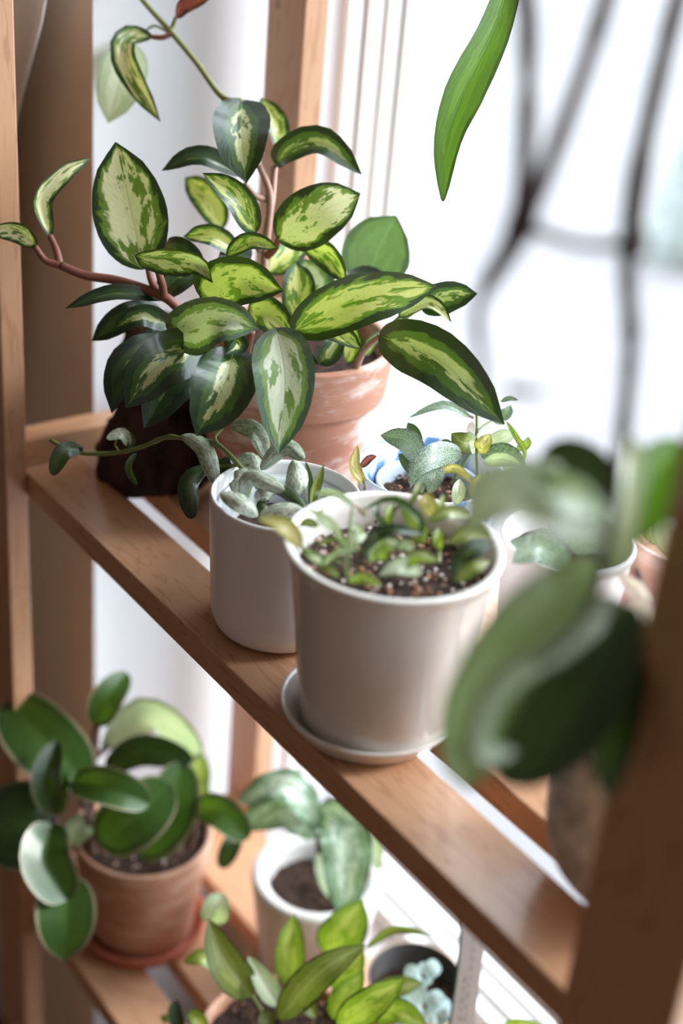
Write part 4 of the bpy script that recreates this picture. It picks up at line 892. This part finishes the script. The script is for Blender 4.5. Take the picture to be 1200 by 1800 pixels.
rl([(592, 1806, 1.22), (650, 1765, 1.20), (710, 1720, 1.20)], 66)
rl([(582, 1790, 1.26), (608, 1752, 1.25), (640, 1708, 1.25)], 52)
rl([(648, 1752, 1.29), (695, 1735, 1.28), (744, 1728, 1.28)], 42, 'olive')
rl([(655, 1794, 1.25), (700, 1776, 1.24), (752, 1806, 1.23)], 46)
rl([(372, 1622, 1.34), (380, 1596, 1.33), (392, 1570, 1.33)], 54, 'mint', shape='oval')
rl([(392, 1702, 1.30), (356, 1684, 1.29), (322, 1692, 1.29)], 34, 'lime', roll=20)
rl([(318, 1812, 1.28), (308, 1785, 1.28), (308, 1758, 1.28)], 28, 'hoya_dark', shape='oval')
rl([(362, 1812, 1.26), (346, 1790, 1.26), (332, 1778, 1.26)], 30, 'lime', shape='oval')
rl([(300, 1795, 1.28), (290, 1790, 1.28), (282, 1788, 1.28)], 14, 'lime', shape='oval')
rl([(470, 1806, 1.24), (468, 1792, 1.24), (460, 1778, 1.24)], 34, 'olive', shape='oval')
rl([(555, 1790, 1.28), (540, 1760, 1.28), (535, 1720, 1.28)], 30, 'olive')
for P in ([(510, 1800, 1.31), (500, 1780, 1.29), (490, 1766, 1.28)], [(520, 1800, 1.32), (512, 1765, 1.31), (508, 1730, 1.30)], [(470, 1800, 1.30), (458, 1775, 1.28), (442, 1750, 1.27)], [(570, 1800, 1.31), (580, 1765, 1.30), (586, 1738, 1.29)],
          [(590, 1800, 1.31), (620, 1770, 1.30), (648, 1750, 1.29)], [(560, 1780, 1.33), (562, 1720, 1.325), (568, 1670, 1.32)], [(600, 1760, 1.32), (625, 1700, 1.31), (640, 1668, 1.30)], [(420, 1750, 1.32), (405, 1720, 1.31), (392, 1702, 1.30)]): tube(P, .0022, .0016, M['stem_green'], lh, seg=6)
# old brown scrap and dark clod beside the rim
# pale succulents
def rosette(cx, cy, d, r, n, seed):
    rn = random.Random(seed)
    for k in range(n):
        a = 2.4 * k + rn.uniform(-.2, .2); q = r * (0.25 + 0.75 * (k + 1) / n)
        b = (cx + .15 * q * cos(a), cy + .12 * q * sin(a), d); t = (cx + q * cos(a), cy + q * .75 * sin(a) - 6, d - .004 * sin(a))
        leaf(ld, [b, t], q * .85, 'fog', thick=.0028, shape='round', fold=-.1, curl=.2, arch=.12, nl=10, nw=6)
M['fog'] = leafmat('blue_grey_succulent_leaf', srgb(168, 194, 194), srgb(186, 208, 208), srgb(198, 216, 216), srgb(160, 186, 182), 0.1, 0.5, 0.3, rough=0.6, trans=0.1, glow=srgb(190, 215, 190), coat=0)
rosette(742, 1714, 1.31, 40, 7, 1); rosette(745, 1768, 1.29, 52, 9, 2); rosette(712, 1758, 1.30, 26, 5, 3); rosette(716, 1796, 1.29, 30, 6, 4); rosette(770, 1792, 1.28, 32, 6, 5)

# label stake beside the succulents
def ribbon_box(P, w, th, mat, name, parent):
    """flat strip with real thickness through world points, width along the given vector"""
    V, F = [], []
    for p, s, n in P:
        for a, b in ((-1, -1), (1, -1), (1, 1), (-1, 1)): V.append(p + s * (a * w / 2) + n * (b * th / 2))
    m = len(P)
    for i in range(m - 1):
        for k in range(4): F.append((i * 4 + k, i * 4 + (k + 1) % 4, (i + 1) * 4 + (k + 1) % 4, (i + 1) * 4 + k))
    F.append((3, 2, 1, 0)); F.append(tuple((m - 1) * 4 + k for k in range(4)))
    return link(name, V, F, mat, parent, smooth=False)
top, bot = at(838, 1600, 1.26), at(806, 1850, 1.275)
td = (top - bot).normalized(); tn = (EYE - top).normalized(); tn = (tn - td * tn.dot(td)).normalized(); ts = td.cross(tn).normalized()
tg = thing('plant_label', 'white handwritten plastic label stake standing by the pale succulents', 'label', bot)
ribbon_box([(bot, ts, tn), (top, ts, tn)], .0210, .0012, M['tag'], 'stake', tg)
rn = random.Random(5)
for row, off in ((0, .0015), (1, -.0028)):          # the illegible pencilled lines, running up the stake
    q = .030
    while q < .108:
        n = rn.randint(4, 8); P = []
        for k in range(n): P.append(bot + td * (q + k * .0011) + ts * (off + rn.uniform(-.0011, .0011)) + tn * .0008)
        tube(P, .00022, .00022, M['ink'], tg, 'handwriting', n=n * 3, seg=4, world=True); q += n * .0011 + .003
        if row and q > .07: break
rod = tube([(813, 1600, 1.262), (804, 1700, 1.266), (784, 1840, 1.27)], .0011, .0011, M['rod'], None, 'support_rod')
tag(rod, 'thin dark green plant stick standing along the left edge of the white label', 'stick')
many(lo, [([(880, 1815, 1.29), (905, 1800, 1.28), (960, 1806, 1.28)], 20, 'lime', dict(fold=.3)), ([(900, 1830, 1.29), (860, 1808, 1.28), (838, 1812, 1.28)], 18, 'fleshy_bright', dict(fold=.3))])

# ------------------------------------------------------------------ strap leaf that hangs from above the frame
st = thing('hanging_strap_plant', 'long bright green strap leaf hanging from above before the bright window', 'plant', at(905, -60, 1.08))
leaf(st, [(948, -190, 1.10), (905, -60, 1.08), (868, 55, 1.07), (815, 165, 1.065), (786, 250, 1.065), (778, 354, 1.07)], 72, 'strap', fold=.22, arch=0, shape='strap', nl=30, nw=12)

tube([Vector((-.88, .70, ZT - .069)), Vector((-.88, .752, ZT - .066)), Vector((-.885, .79, CZ + .06)), Vector((-.885, .822, CZ - .04)), (948, -190, 1.10), (925, -120, 1.09)], .0055, .0048, M['stem_green'], st, 'stalk')

# ------------------------------------------------------------------ trailing vine close to the camera, at the right
fv = thing('trailing_vine', 'out of focus trailing vine with dark woody stems and big curling grey green leaves', 'plant', at(1110, 420, .66))
DK = M['stem_dark']
for P, r0, r1 in [([Vector((-0.455, .50, ZT - .068)), Vector((-0.455, 0.455, ZT - .066)), Vector((-0.455, 0.449, CZ + .05)), (930, -120, 0.565), (928, 40, 0.565), (925, 220, 0.565), (912, 395, 0.565)], .0049, .0042), ([Vector((-0.43, .50, ZT - .068)), Vector((-0.43, 0.456, ZT - .066)), Vector((-0.43, 0.45, CZ + .05)), (1090, -120, 0.565), (1050, 50, 0.565), (980, 250, 0.565), (922, 395, 0.565)], .0049, .0042), ([Vector((-0.415, .50, ZT - .068)), Vector((-0.415, 0.458, ZT - .066)), Vector((-0.415, 0.452, CZ + .05)), (1215, -120, 0.585), (1180, 40, 0.585), (1130, 260, 0.585), (1108, 410, 0.585)], .0053, .0049),
    ([(918, 390, 0.565), (900, 430, 0.565), (852, 506, 0.565)], .0058, .0039), ([(852, 506, 0.565), (838, 560, 0.575), (846, 640, 0.575), (842, 700, 0.575)], .0030, .0016), ([(922, 398, 0.565), (1000, 425, 0.575), (1060, 432, 0.580), (1108, 425, 0.585)], .0025, .0025),
    ([(1108, 405, 0.585), (1104, 500, 0.585), (1108, 600, 0.580), (1096, 740, .60), (1080, 850, .605), (1066, 960, .605), (1046, 1050, .602), (1000, 1120, .60), (945, 1165, .60)], .0042, .0016), ([(890, 682, 0.575), (925, 690, 0.575), (958, 688, 0.575)], .0023, .0014), ([(1108, 412, 0.585), (1112, 425, 0.585), (1106, 445, 0.585)], .0072, .0058), ([(925, 385, 0.565), (912, 402, 0.565), (900, 425, 0.565)], .0072, .0053)]:
    tube(P, r0, r1, DK, fv, knobs=.3)
def rv(P, w, m='fleshy', **k):
    kw = dict(fold=.2, arch=0, shape='hoya'); kw.update(k); leaf(fv, P, w, m, **kw)
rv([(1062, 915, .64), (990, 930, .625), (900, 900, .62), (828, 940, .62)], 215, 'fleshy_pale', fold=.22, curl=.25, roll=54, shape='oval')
rv([(1062, 900, .645), (1000, 870, .63), (930, 850, .63), (868, 830, .64)], 74, 'fleshy', fold=.3, roll=30)
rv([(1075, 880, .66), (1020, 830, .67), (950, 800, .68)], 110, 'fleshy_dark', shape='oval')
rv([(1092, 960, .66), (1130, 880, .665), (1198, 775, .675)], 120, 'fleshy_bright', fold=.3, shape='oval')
rv([(1108, 768, .645), (1100, 880, .635), (1078, 1010, .63)], 62, 'fleshy_pale', fold=.3, shape='band', roll=-20)
rv([(1050, 985, .64), (925, 1105, .625), (832, 1260, .62), (826, 1385, .63)], 142, 'fleshy', fold=.30, curl=.1, roll=0, shape='oval')
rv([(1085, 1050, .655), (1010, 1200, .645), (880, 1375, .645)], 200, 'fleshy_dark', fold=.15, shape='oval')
rv([(1078, 1040, .615), (990, 1120, .605), (880, 1190, .60), (832, 1270, .60), (840, 1335, .605), (905, 1325, .615)], 66, 'fleshy_pale', fold=-.45, curl=-.2, roll=20, shape='band', nl=30)
rv([(1110, 1060, .66), (1080, 1230, .655), (1068, 1412, .655)], 112, 'peper_dark', fold=.35, shape='hoya')
